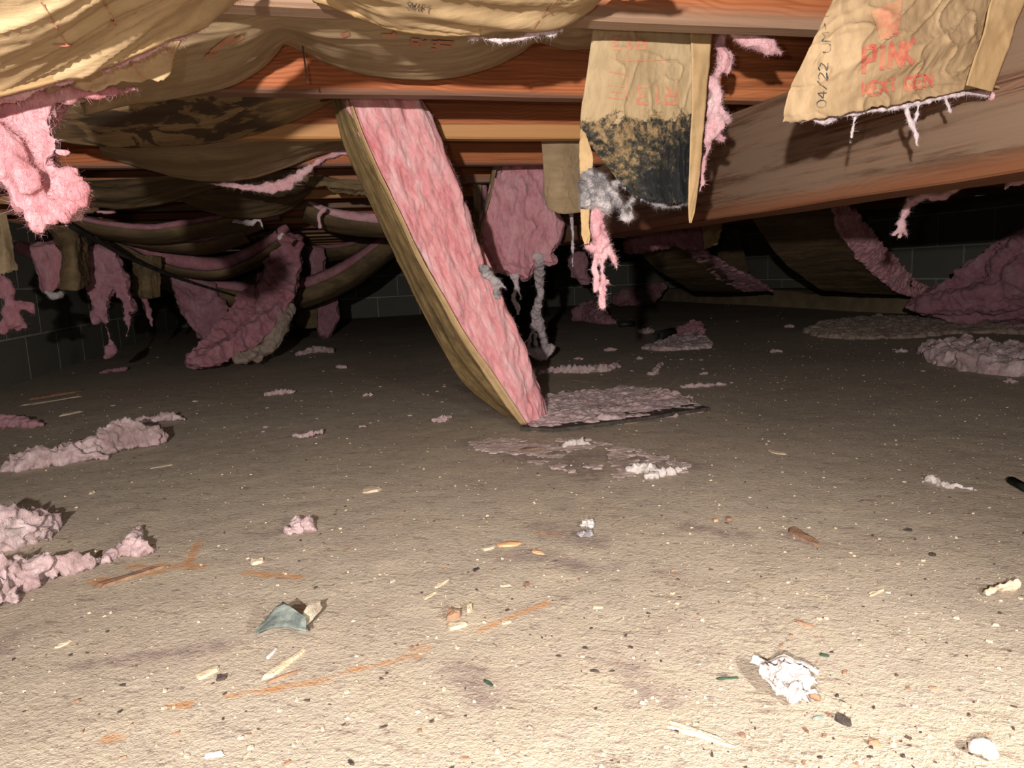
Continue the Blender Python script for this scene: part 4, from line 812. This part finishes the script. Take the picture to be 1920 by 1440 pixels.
o = wool('wool_pile', None, M_mauve, polys=[([(1700, 575, 3.1), (1745, 545, 3.1), (1785, 528, 3.1), (1840, 512, 3.0), (1862, 478, 2.9), (1890, 445, 2.8), (1935, 410, 2.7), (2040, 380, 2.6), (2040, 600, 2.6), (1940, 600, 2.7), (1860, 600, 2.85), (1780, 602, 3.0)], .30)], strokes=[[(1740, 575, 3.0, 22), (1800, 565, 2.9, 30), (1870, 550, 2.8, 40), (1920, 520, 2.7, 45)], [(1880, 500, 2.8, 35), (1920, 455, 2.75, 30)]], vox=.009, smooth=2, amp=.022, freq=17, seed=120, fuzz=700, fl=.025); tag(o, 'large heap of mauve-pink wool piled against the right wall', 'insulation')
o = gwool('wool_mat', None, M_brown, [(1508, 622), (1560, 602), (1650, 596), (1730, 598), (1800, 603), (1930, 612), (1960, 628), (1850, 624), (1780, 626), (1720, 634), (1600, 636), (1540, 632)], .026, vox=.007, smooth=1, amp=.008, freq=26, seed=121, fuzz=500, fl=.02, zflat=.8); tag(o, 'flat brownish mat of dirty wool on the floor in front of the mauve heap', 'insulation')
o = gwool('wool_mat', None, M_lump, [(1735, 662), (1765, 655), (1820, 662), (1880, 668), (1960, 668), (1960, 706), (1880, 704), (1800, 694), (1750, 684)], .055, vox=.006, smooth=1, amp=.012, freq=30, seed=122, fuzz=300, fl=.015); tag(o, 'crumpled pale pink wool mat on the floor at the right edge', 'insulation')

# ================================================================== wool on the floor
def floorwool(label, m, strokes, vox=.004, amp=.006, freq=55, seed=0, fuzz=120, name='wool_clump', smooth=1, fl=.010):
    freq *= 1.25
    o = wool(name, None, m, strokes=[[(x, y, 'g', r) for x, y, r in s] for s in strokes], vox=vox, amp=amp, freq=freq, seed=seed, fuzz=fuzz, smooth=smooth, floorclip=True, fl=fl, crump=.9, rough=.55)
    return tag(o, label, 'insulation')
floorwool('elongated heap of dusty pink wool on the floor at left', M_lump, [[(25, 868, 16), (60, 858, 20), (100, 852, 22), (150, 845, 20), (195, 830, 24), (225, 812, 34), (262, 815, 26), (298, 818, 12)], [(70, 835, 14), (88, 835, 14)], [(40, 872, 12), (110, 862, 10), (200, 852, 8)]], vox=.006, amp=.010, freq=34, seed=131, fuzz=500, fl=.012)
floorwool('small pink wool clump behind the elongated left heap', M_lump, [[(262, 785, 7), (290, 784, 7), (318, 780, 8), (345, 785, 3)]], vox=.006, amp=.007, freq=45, seed=132)
floorwool('low pink wool clump at the left edge behind the elongated heap', M_mauve, [[(-20, 790, 12), (25, 788, 13), (55, 792, 9), (78, 796, 4)]], vox=.006, amp=.008, freq=40, seed=133)
floorwool('big matted pink wool mass lying at the lower left edge', M_lump, [[(-40, 985, 45), (20, 990, 44), (62, 985, 34), (85, 975, 14)], [(-30, 1085, 42), (20, 1078, 38), (70, 1066, 26), (120, 1058, 18), (160, 1055, 12), (200, 1045, 8)], [(-20, 1115, 30), (20, 1112, 20)], [(95, 1005, 8), (80, 1000, 10)]], vox=.0045, amp=.012, freq=30, seed=134, fuzz=800, fl=.012)
floorwool('peaked wisp of pink wool beside the lower left mass', M_lump, [[(195, 1050, 5), (220, 1033, 9), (250, 1022, 17), (278, 1028, 10), (295, 1026, 4)], [(252, 1015, 10), (256, 1000, 7), (258, 990, 3)]], vox=.0028, amp=.005, freq=60, seed=135, fuzz=150)
floorwool('small crumpled tan-pink wool clump on the floor left of centre', M_lump, [[(535, 995, 5), (552, 990, 9), (568, 980, 13), (582, 986, 9)], [(556, 975, 6), (590, 975, 3)]], vox=.0022, amp=.004, freq=85, seed=136, fuzz=120, fl=.006)
floorwool('thin line of pale wool on the floor behind the fallen strip foot', M_lump, [[(1010, 698, 5), (1050, 692, 7), (1090, 692, 8), (1130, 690, 7), (1160, 686, 5)]], vox=.005, amp=.007, freq=50, seed=137)
floorwool('rounded dusky wool lump far back on the floor at centre', M_mauve, [[(1090, 585, 20), (1110, 582, 24), (1130, 596, 14), (1150, 603, 6)]], vox=.009, amp=.012, freq=26, seed=138)
o = wool('wool_clump', None, M_mauve, strokes=[[(1160, 562, 6.2, 12), (1180, 556, 6.2, 18), (1215, 552, 6.2, 20), (1240, 540, 6.2, 12)]], vox=.012, amp=.018, freq=20, seed=139); tag(o, 'dark rose wool heap far back on the floor, left end of the footing', 'insulation')
floorwool('small peaked pink wool heap beside the black pipe piece', M_mauve, [[(1262, 625, 7), (1285, 618, 11), (1302, 612, 15), (1318, 622, 7)]], vox=.006, amp=.008, freq=36, seed=140)
o = gwool('wool_mat', None, M_lump, [(1205, 654), (1250, 640), (1290, 630), (1325, 636), (1332, 652), (1280, 656), (1240, 658)], .018, vox=.007, amp=.008, freq=36, seed=141); tag(o, 'flat crumbly wool mat on the floor in front of the peaked heap', 'insulation')
floorwool('crumbs of pale wool left of the black pipe piece', M_lump, [[(1200, 622, 4), (1212, 620, 6), (1224, 620, 4)]], vox=.005, amp=.006, freq=50, seed=142, fuzz=30)
M_film = fiber_mat('wool_film', (.36, .25, .22), (.52, .38, .34), (.66, .52, .48), .4, (.22, .16, .13))
o = gwool('wool_mat', None, M_film, [(875, 830), (920, 823), (1000, 822), (1110, 824), (1200, 845), (1295, 872), (1280, 884), (1180, 892), (1110, 898), (1050, 880), (980, 862), (900, 845)], .0035, vox=.003, smooth=0, amp=.005, freq=70, seed=143, fuzz=500, fl=.010, gap=.0, zflat=.35); tag(o, 'thin shredded wool film on the floor in front of the strip foot', 'insulation')
floorwool('pale wool tuft with a fold, in the shredded film near centre', M_white, [[(1060, 835, 4), (1080, 830, 7), (1105, 832, 4)]], vox=.003, amp=.004, freq=80, seed=144)
floorwool('whitish crumpled wool clump at the front of the shredded film', M_white, [[(1180, 882, 6), (1200, 878, 9), (1222, 880, 11), (1240, 886, 7), (1285, 878, 4)], [(1215, 892, 6), (1228, 890, 6)]], vox=.003, amp=.005, freq=75, seed=145)
floorwool('tiny white wool tuft on the floor at centre', M_white, [[(1088, 985, 3), (1103, 978, 7), (1108, 984, 5)]], vox=.0022, amp=.003, freq=95, seed=146, fuzz=30)
floorwool('tiny grey wool tuft in front of the white one at centre', M_gray, [[(1090, 1000, 6), (1105, 998, 7)]], vox=.0022, amp=.003, freq=95, seed=147, fuzz=30)
floorwool('faint wool streak on the floor far left, below the pink column', M_lump, [[(500, 738, 4), (530, 734, 5), (552, 733, 3)]], vox=.004, amp=.005, freq=60, seed=148, fuzz=20)
floorwool('flat wool flake on the floor left of the strip foot', M_lump, [[(815, 788, 4), (832, 785, 5), (845, 781, 3)]], vox=.003, amp=.004, freq=70, seed=149, fuzz=20)
floorwool('pale wool streak on the floor left, in front of the pink column', M_lump, [[(550, 818, 4), (575, 815, 4), (605, 809, 4)]], vox=.003, amp=.004, freq=70, seed=150, fuzz=20)
floorwool('long thin pale wool line on the floor behind and right of the strip foot', M_lump, [[(1275, 724, 2.5), (1320, 722, 3.5), (1360, 719, 2.5)]], vox=.004, amp=.004, freq=60, seed=151, fuzz=20)
floorwool('whitish wool strip lying alone on the floor at right', M_white, [[(1732, 902, 4), (1748, 898, 7), (1770, 908, 5), (1795, 912, 5), (1820, 915, 3)]], vox=.003, amp=.003, freq=80, seed=152, fuzz=30)
floorwool('low sandy clod with a pale edge at the right edge of the floor', M_stone, [[(1850, 1110, 5), (1880, 1100, 9), (1905, 1095, 9)]], vox=.003, amp=.003, freq=80, seed=153, fuzz=0, name='dirt_clod')
floorwool('bright white lump at the bottom right corner', M_white, [[(1830, 1400, 10), (1848, 1398, 16), (1858, 1412, 12)]], vox=.0022, amp=.003, freq=60, seed=154, fuzz=0, name='white_lump')
floorwool('pinkish scraps along the far floor at left, in shade', M_mauve, [[(190, 698, 3), (210, 694, 4), (236, 691, 4)]], vox=.006, amp=.006, freq=40, seed=155, fuzz=20)
floorwool('dim wool scraps on the far floor right of the pink column', M_lump, [[(560, 662, 5), (600, 655, 6), (625, 658, 4)]], vox=.007, amp=.008, freq=36, seed=156, fuzz=20)
floorwool('pale wool crumbs on the floor right of the strip, in line with the grey strand', M_lump, [[(1215, 700, 3), (1228, 697, 5), (1238, 682, 3)]], vox=.004, amp=.005, freq=60, seed=157, fuzz=20)
floorwool('low wool streak beyond the brown mat at far right floor', M_mauve, [[(1870, 615, 5), (1920, 612, 7), (1960, 612, 6)]], vox=.006, amp=.008, freq=36, seed=158, fuzz=20)
for x, y, w_, lb in [(1145, 655, 10, 'tiny pale wool scrap on the far floor just right of the grey strand foot'), (1085, 672, 7, 'tiny wool scrap behind the thin line of wool at centre'), (1320, 700, 8, 'pale wool scrap on the floor between the peaked heap and the long thin line'),
    (1455, 658, 10, 'little white scrap on the bare floor left of the brown mat'), (1690, 658, 9, 'small scrap on the floor left of the crumpled pink mat'), (1480, 612, 8, 'tiny far scrap at the left tip of the brown mat'), (1290, 745, 8, 'small flake beyond the right corner of the strip foot'), (1200, 672, 6, 'tiny scrap in front of the flat crumbly mat'),
    (680, 800, 7, 'small faint scrap on the floor halfway between left streak and strip'), (690, 740, 8, 'faint wool scrap on the dim floor left of the strip'), (640, 688, 9, 'faint scrap on the dark floor right of the pink column'), (1895, 715, 12, 'pale scrap at the right edge in front of the crumpled mat')]:
    floorwool(lb, M_lump, [[(x-w_, y, w_*.28), (x, y-1, w_*.38), (x+w_, y, w_*.25)]], vox=.0035, amp=.004, freq=70, seed=x, fuzz=10, name='wool_scrap')
# white crumpled scrap, lower right: folded petals
Wc = thing('crumpled_scrap', 'white crumpled wool and paper scrap, the largest pale object at lower right', 'scrap', G(1480, 1290))
wool('core', Wc, M_white, strokes=[[(1436, 1262, 'g', 10), (1470, 1260, 'g', 22), (1498, 1262, 'g', 20), (1515, 1278, 'g', 14)], [(1465, 1284, 'g', 14), (1495, 1294, 'g', 15), (1510, 1304, 'g', 10)]], vox=.0018, smooth=1, amp=.005, freq=90, crump=1.2, rough=.4, seed=161, floorclip=True)
def fin(px0, px1, wpx, h, seed):
    a = G(*px0); b = G(*px1); d = (b-a); s = np.cross(d/np.linalg.norm(d), [0, 0, 1])*wpx/F*depth(a)
    m_ = (a+b)/2+[0, 0, h]
    sheet('paper_petal', Wc, [[a+s*.3+[0, 0, .004], m_+s*.5, b+s*.4+[0, 0, .003]], [a-s*.4+[0, 0, .006], m_-s*.9+[0, 0, -.004], b-s*.3+[0, 0, .005]]], M_white, 18, 8, wr=.002, fs=3, ft=3, seed=seed, raw=True)
for i_, f_ in enumerate([((1408, 1246), (1465, 1260), 26, .004), ((1440, 1256), (1505, 1262), 24, .014), ((1470, 1252), (1535, 1268), 18, .010), ((1450, 1276), (1500, 1284), 20, .016), ((1480, 1290), (1528, 1286), 16, .012), ((1462, 1300), (1510, 1308), 15, .009), ((1485, 1312), (1530, 1306), 13, .006), ((1430, 1272), (1455, 1300), 13, .006), ((1500, 1258), (1530, 1262), 10, .004)]):
    fin(*f_, i_+1)
wool('brown_nub', Wc, M_chipd, strokes=[[(1522, 1304, 'g', 7), (1535, 1308, 'g', 8)]], vox=.002, amp=.002, freq=90, seed=162, floorclip=True)

# ================================================================== chips, sticks, debris
def chip(name, label, cat, px, py, lpx, wpx, ang, m, h=.004, seed=0, group=None, taper=.5, n=12, curl=0.0):
    h = h*.45; wpx = wpx*.85
    g = G(px, py); k = 1/F*depth(g); rs = np.random.RandomState(seed+int(px)*7+int(py)); top = []; bot = []
    # stretch in depth so that the seen proportions hold
    view = g[:2]/np.linalg.norm(g[:2]); side = np.array([view[1], -view[0]]); fore = max(.25, CH/np.linalg.norm([*g[:2], CH]))
    ca, sa = math.cos(math.radians(ang)), math.sin(math.radians(ang))
    for i in range(n):
        a = 2*math.pi*i/n; rr = rs.uniform(.82, 1.15)
        x = math.copysign(abs(math.cos(a))**.6, math.cos(a))*lpx/2*rr; w = (1-taper*(x/lpx+.5)); y = math.copysign(abs(math.sin(a))**.7, math.sin(a))*wpx/2*rr*w
        sx = x*ca-y*sa; sy = (x*sa+y*ca)/fore
        q = side*sx*k+view*sy*k; c = curl*(x/lpx*2)**2
        bot.append([*(g[:2]+q), .001+c]); top.append([*(g[:2]+q*.86), h*rs.uniform(.6, 1.3)+.001+c])
    vs = bot+top+[[*(g[:2]), h*1.3+.001]]; c = 2*n
    fs = [tuple(range(n))[::-1]]+[(i, (i+1) % n, n+(i+1) % n, n+i) for i in range(n)]+[(n+i, n+(i+1) % n, c) for i in range(n)]
    vs = np.array(vs); vs[:, 2] += floorz(vs)-.005
    o = mesh(name, vs, fs, m, None, False, loc=(g[0], g[1], 0))
    return tag(o, label, cat, group)
chips = [
 ('wood_chip', 'pale pointed wood splinter lying diagonally at lower left', 535, 1236, 92, 13, 26, M_chip, .006),
 ('wood_chip', 'dark twig beside the pale pointed splinter at lower left', 532, 1258, 62, 6, 8, M_chipd, .004),
 ('wood_chip', 'short broad pale wood chip left of the pointed splinter', 390, 1253, 44, 17, 10, M_chip, .006),
 ('dirt_clod', 'small dark clod right of the short broad pale chip', 415, 1263, 20, 12, 0, M_speck, .006),
 ('paper_scrap', 'small bright white sliver above the pointed splinter', 508, 1217, 26, 8, 35, M_white, .003),
 ('wood_chip', 'rectangular pale wood chip below the brown clod, centre', 857, 1164, 40, 13, 3, M_chip, .007),
 ('dirt_clod', 'round brown porous clod near centre foreground', 851, 1146, 27, 18, 0, M_chipd, .014),
 ('wood_chip', 'small upright-looking pale chip right of the brown clod', 880, 1133, 11, 20, 0, M_chip, .010),
 ('wood_chip', 'narrow pale chip on the rust streak right of the brown clod', 950, 1157, 20, 6, 5, M_chip, .003),
 ('wood_chip', 'slim pale chip at centre, above the rust streak', 948, 1091, 22, 5, 0, M_chip, .003),
 ('wood_chip', 'slim pale chip alone, right of centre', 1121, 1130, 20, 5, 0, M_chip, .003),
 ('wood_chip', 'pale slanting chip left of centre, upper one of a pair', 828, 1088, 28, 7, 20, M_chip, .003),
 ('wood_chip', 'pale slanting chip left of centre, lower one of a pair', 806, 1109, 28, 9, 22, M_chip, .003),
 ('wood_chip', 'small square pale chip left of the slanting pair', 736, 1083, 12, 8, 10, M_crumb, .004),
 ('dirt_clod', 'oval sandy clod on the floor left of centre', 697, 918, 36, 15, 0, M_stone, .007),
 ('dirt_clod', 'pale sandy chunk beside the rusty flake at centre', 917, 1022, 26, 12, 8, M_crumb, .006),
 ('rusty_flake', 'orange-brown flake at centre floor beside the sandy chunk', 955, 1016, 46, 13, 0, M_rust, .006),
 ('rusty_flake', 'thin red-brown flake right of the orange-brown one', 1008, 1030, 30, 8, -15, M_rust, .004),
 ('wood_chip', 'brown knot of bark in the shredded wool film', 995, 842, 42, 8, 2, M_chipd, .008),
 ('wood_chip', 'brown bark piece at the edge of the fallen strip foot', 1180, 790, 32, 9, 2, M_chipd, .014),
 ('dirt_clod', 'thin flat tan chip on the floor right of centre', 1459, 848, 36, 11, -12, M_stone, .004),
 ('wood_chip', 'flat frayed brown bark piece at right of centre floor', 1508, 1003, 58, 24, -25, M_chipd, .006),
 ('wood_chip', 'pale splinter at right, above the white crumpled scrap', 1644, 1107, 30, 9, 28, M_chip, .004),
 ('wood_chip', 'curved grey twig at right of centre', 1512, 1165, 36, 6, -12, M_chipd, .004),
 ('leaf_bit', 'dark green needle left of the white crumpled scrap', 1363, 1261, 42, 5, 8, M_green, .003),
 ('leaf_bit', 'green speck above the white crumpled scrap', 1546, 1221, 18, 6, 0, M_green, .003),
 ('leaf_bit', 'dark green triangular flake in the bright foreground centre', 915, 1268, 22, 8, -35, M_green, .003),
 ('wood_chip', 'dark sliver in the bright foreground, right of centre', 1115, 1247, 18, 5, -12, M_speck, .003),
 ('dirt_clod', 'blackish crumb cluster below the white crumpled scrap', 1582, 1342, 30, 18, -20, M_speck, .008),
 ('dirt_clod', 'brown crumb right of the blackish crumb cluster', 1640, 1386, 22, 12, 0, M_chipd, .006),
 ('dirt_clod', 'slate grey crumb just below the white crumpled scrap', 1535, 1336, 20, 7, 4, M_teal, .004),
 ('wood_chip', 'buried pale board sliver at the bottom, right of centre', 1310, 1365, 130, 18, -12, M_stone, .004),
 ('paper_scrap', 'white paper scrap at the bottom left', 400, 1403, 38, 13, -12, M_white, .004),
 ('wood_chip', 'small cream chip right of the bottom left paper scrap', 462, 1405, 18, 7, 30, M_crumb, .003),
 ('dirt_clod', 'curled pale clod on the floor left of centre', 483, 1051, 26, 13, 0, M_stone, .008),
 ('wood_chip', 'slim pale twig on the floor at left, above the peaked wisp', 304, 871, 42, 4, 2, M_chip, .003),
 ('dirt_clod', 'pale pebble at left floor near the twig', 172, 922, 12, 7, 0, M_crumb, .006),
 ('wood_chip', 'pale flat chip at far left floor, low', 118, 1202, 28, 7, 8, M_stone, .003),
 ('rusty_nail_plate', 'long rusty encrusted strip on the orange stain at left', 240, 1078, 130, 14, 5, M_chipd, .006),
 ('dirt_clod', 'dark crumb on the floor right of centre, upper', 1704, 991, 12, 7, 0, M_speck, .005),
 ('dirt_clod', 'dark crumb on the floor right of centre, lower', 1748, 1038, 12, 7, 0, M_speck, .005),
 ('dirt_clod', 'reddish crumb left of the frayed bark piece', 1342, 973, 11, 8, 0, M_rust, .005),
 ('dirt_clod', 'dark brown crumb right of the reddish crumb', 1367, 971, 12, 8, 0, M_chipd, .006),
 ('wood_chip', 'dark red-brown flake near the slim chip at centre', 988, 1088, 9, 15, 0, M_chipd, .004),
 ('wood_chip', 'small black-brown flake at centre, left of the slim chips', 893, 1062, 14, 7, 20, M_speck, .003),
 ('wood_chip', 'long dark board offcut on the floor near the left wall', 108, 740, 96, 9, 7, M_chipd, .02),
 ('wood_chip', 'thin pale lath lying in front of the dark board offcut, near the left wall', 102, 750, 100, 6, 6, M_chip, .006),
 ('wood_chip', 'short pale stick on the floor near the left wall, right of the lath', 132, 775, 40, 6, 8, M_chip, .008),
 ('wood_chip', 'thin dark stick on the floor behind the strip foot, lying aslant', 1080, 712, 50, 2.5, -17, M_chipd, .004),
]
for i, (nm, lab, x, y, l, w_, a, m, h) in enumerate(chips):
    chip(nm, lab, 'debris', x, y, l, w_, a, m, h, seed=i)
# grey-green folded scrap
S = thing('folded_scrap', 'folded grey-green scrap of sheet on the floor at lower left', 'scrap', G(530, 1185))
def GZ(x, y, z): g = G(x, y); return np.array([g[0], g[1], z])
sheet('folded_sheet', S, [[GZ(478, 1190, .002), GZ(500, 1178, .010), GZ(534, 1166, .020), GZ(576, 1178, .012)], [GZ(480, 1194, .001), GZ(505, 1190, .006), GZ(540, 1187, .007), GZ(574, 1190, .003)]], M_teal, 40, 14, wr=.0025, fs=4, ft=4, seed=3, raw=True)
sheet('folded_edge', S, [[GZ(532, 1163, .021), GZ(556, 1172, .016), GZ(577, 1186, .004)], [GZ(536, 1162, .016), GZ(560, 1170, .011), GZ(580, 1184, .002)]], M_black, 20, 5, wr=.001, seed=4, raw=True)
sheet('torn_paper', S, [[GZ(560, 1172, .003), GZ(580, 1155, .012), GZ(602, 1138, .008)], [GZ(572, 1178, .002), GZ(590, 1164, .004), GZ(604, 1146, .003)]], M_crumb, 20, 8, wr=.002, seed=5, raw=True)
# stick at right edge, black pipes
def rod(name, label, cat, a, b, r, m, parent=None, seg=12, hollow=False):
    a = np.array(a, float); b = np.array(b, float); d = b-a; d /= np.linalg.norm(d); s = np.cross(d, [0, 0, 1]); s /= np.linalg.norm(s)+1e-9; t = np.cross(s, d)
    prof = [(a, r), (b, r)] if not hollow else [(b, r*.8), (a, r*.8), (a, r), (b, r)]
    vs = []; 
    for c, rr in prof:
        for j in range(seg): q = 2*math.pi*j/seg; vs.append(c+s*math.cos(q)*rr+t*math.sin(q)*rr)
    n = len(prof); fs = [(i*seg+j, i*seg+(j+1) % seg, (i+1)*seg+(j+1) % seg, (i+1)*seg+j) for i in range(n-1) for j in range(seg)]
    if hollow: fs += [((n-1)*seg+j, (n-1)*seg+(j+1) % seg, (j+1) % seg, j) for j in range(seg)]
    else: fs += [tuple(range(seg))[::-1], tuple(range(seg, 2*seg))]
    o = mesh(name, vs, fs, m, parent, True, loc=tuple(a) if parent is None else None)
    if parent is None: tag(o, label, cat)
    return o
ga = G(1896, 910); gb = G(1990, 962); rod('green_stick', 'dark green stick lying at the right edge of the floor', 'stick', ga+[0, 0, .008], gb+[0, 0, .008], .0065, M_green)
g1 = G(1232, 640); g2 = G(1252, 632); dd = g2-g1
rod('pipe_piece', 'short black pipe piece lying beside the small peaked wool heap', 'pipe', g1+[0, 0, .026], g1+dd*.9+[.03, 0, .026], .024, M_black, hollow=True)
g1 = G(1162, 614); rod('pipe_piece', 'dark pipe fragment on the floor far back at centre', 'pipe', g1+[0, 0, .018], g1+[.09, .02, .018], .018, M_black, hollow=True)
# hanging nail
rod('hanging_nail', 'long thin nail hanging down in front of the second joist', 'nail', P(562, 50, 1.22), P(577, 156, 1.22), .0013, M_metal)

# scattered grit: too many to count
def scatter(name, label, m, n, smin, smax, seed, vmax=3.0, flat=.6, elong=1.0, vmin=.38):
    rs = np.random.RandomState(seed); vs = []; fs = []
    for _ in range(n):
        v = vmin+(vmax-vmin)*rs.rand()**1.6; u = rs.uniform(-.75, .75)*v*1.25+v*.26
        if u < UL+.05 or u > UF-.1 or v > VB-.2: continue
        c = W(u, v, 0); s = smin+(smax-smin)*rs.rand()**3; a = rs.rand()*6.28; e = 1+(elong-1)*rs.rand()
        k = rs.randint(5, 7); b0 = len(vs); R = []
        for j in range(k):
            q = 2*math.pi*j/k; rr = s*rs.uniform(.6, 1.2); x = math.cos(q)*rr*e; y = math.sin(q)*rr/e**.5; R.append((x*math.cos(a)-y*math.sin(a), x*math.sin(a)+y*math.cos(a)))
        for x, y in R: vs.append(c+[x, y, -.001])
        for x, y in R: vs.append(c+[x*.7, y*.7, s*flat*rs.uniform(.6, 1.1)])
        fs += [(b0+j, b0+(j+1) % k, b0+k+(j+1) % k, b0+k+j) for j in range(k)]+[tuple(range(b0+k, b0+2*k))]
    vs = np.array(vs); vs[:, 2] += floorz(vs)-.004
    o = mesh(name, vs, fs, m, None, False); tag(o, label, 'debris', kind='stuff')
scatter('pale_grit', 'pale crumbs scattered all over the dusty floor', M_crumb, 5200, .0004, .0019, 1)
scatter('dark_grit', 'dark specks scattered all over the dusty floor', M_speck, 1900, .0004, .0028, 2, elong=2)
scatter('brown_grit', 'brown clods and bark crumbs scattered over the floor', M_chipd, 700, .0005, .0032, 3, elong=2.2)
scatter('tan_grit', 'tan lumps of dirt scattered over the floor', M_stone, 2600, .0006, .0034, 4)
scatter('splinters', 'thin wood splinters scattered over the floor', M_stone, 170, .0006, .0022, 5, elong=3.5, flat=.4)
scatter('dark_needles', 'thin dark needles and twigs scattered over the floor', M_speck, 260, .0006, .0014, 6, elong=5, flat=.5)
scatter('wool_crumbs', 'tiny crumbs of pink wool scattered over the far floor', M_lump, 420, .002, .010, 7, vmax=6.0, flat=.4, vmin=1.9)
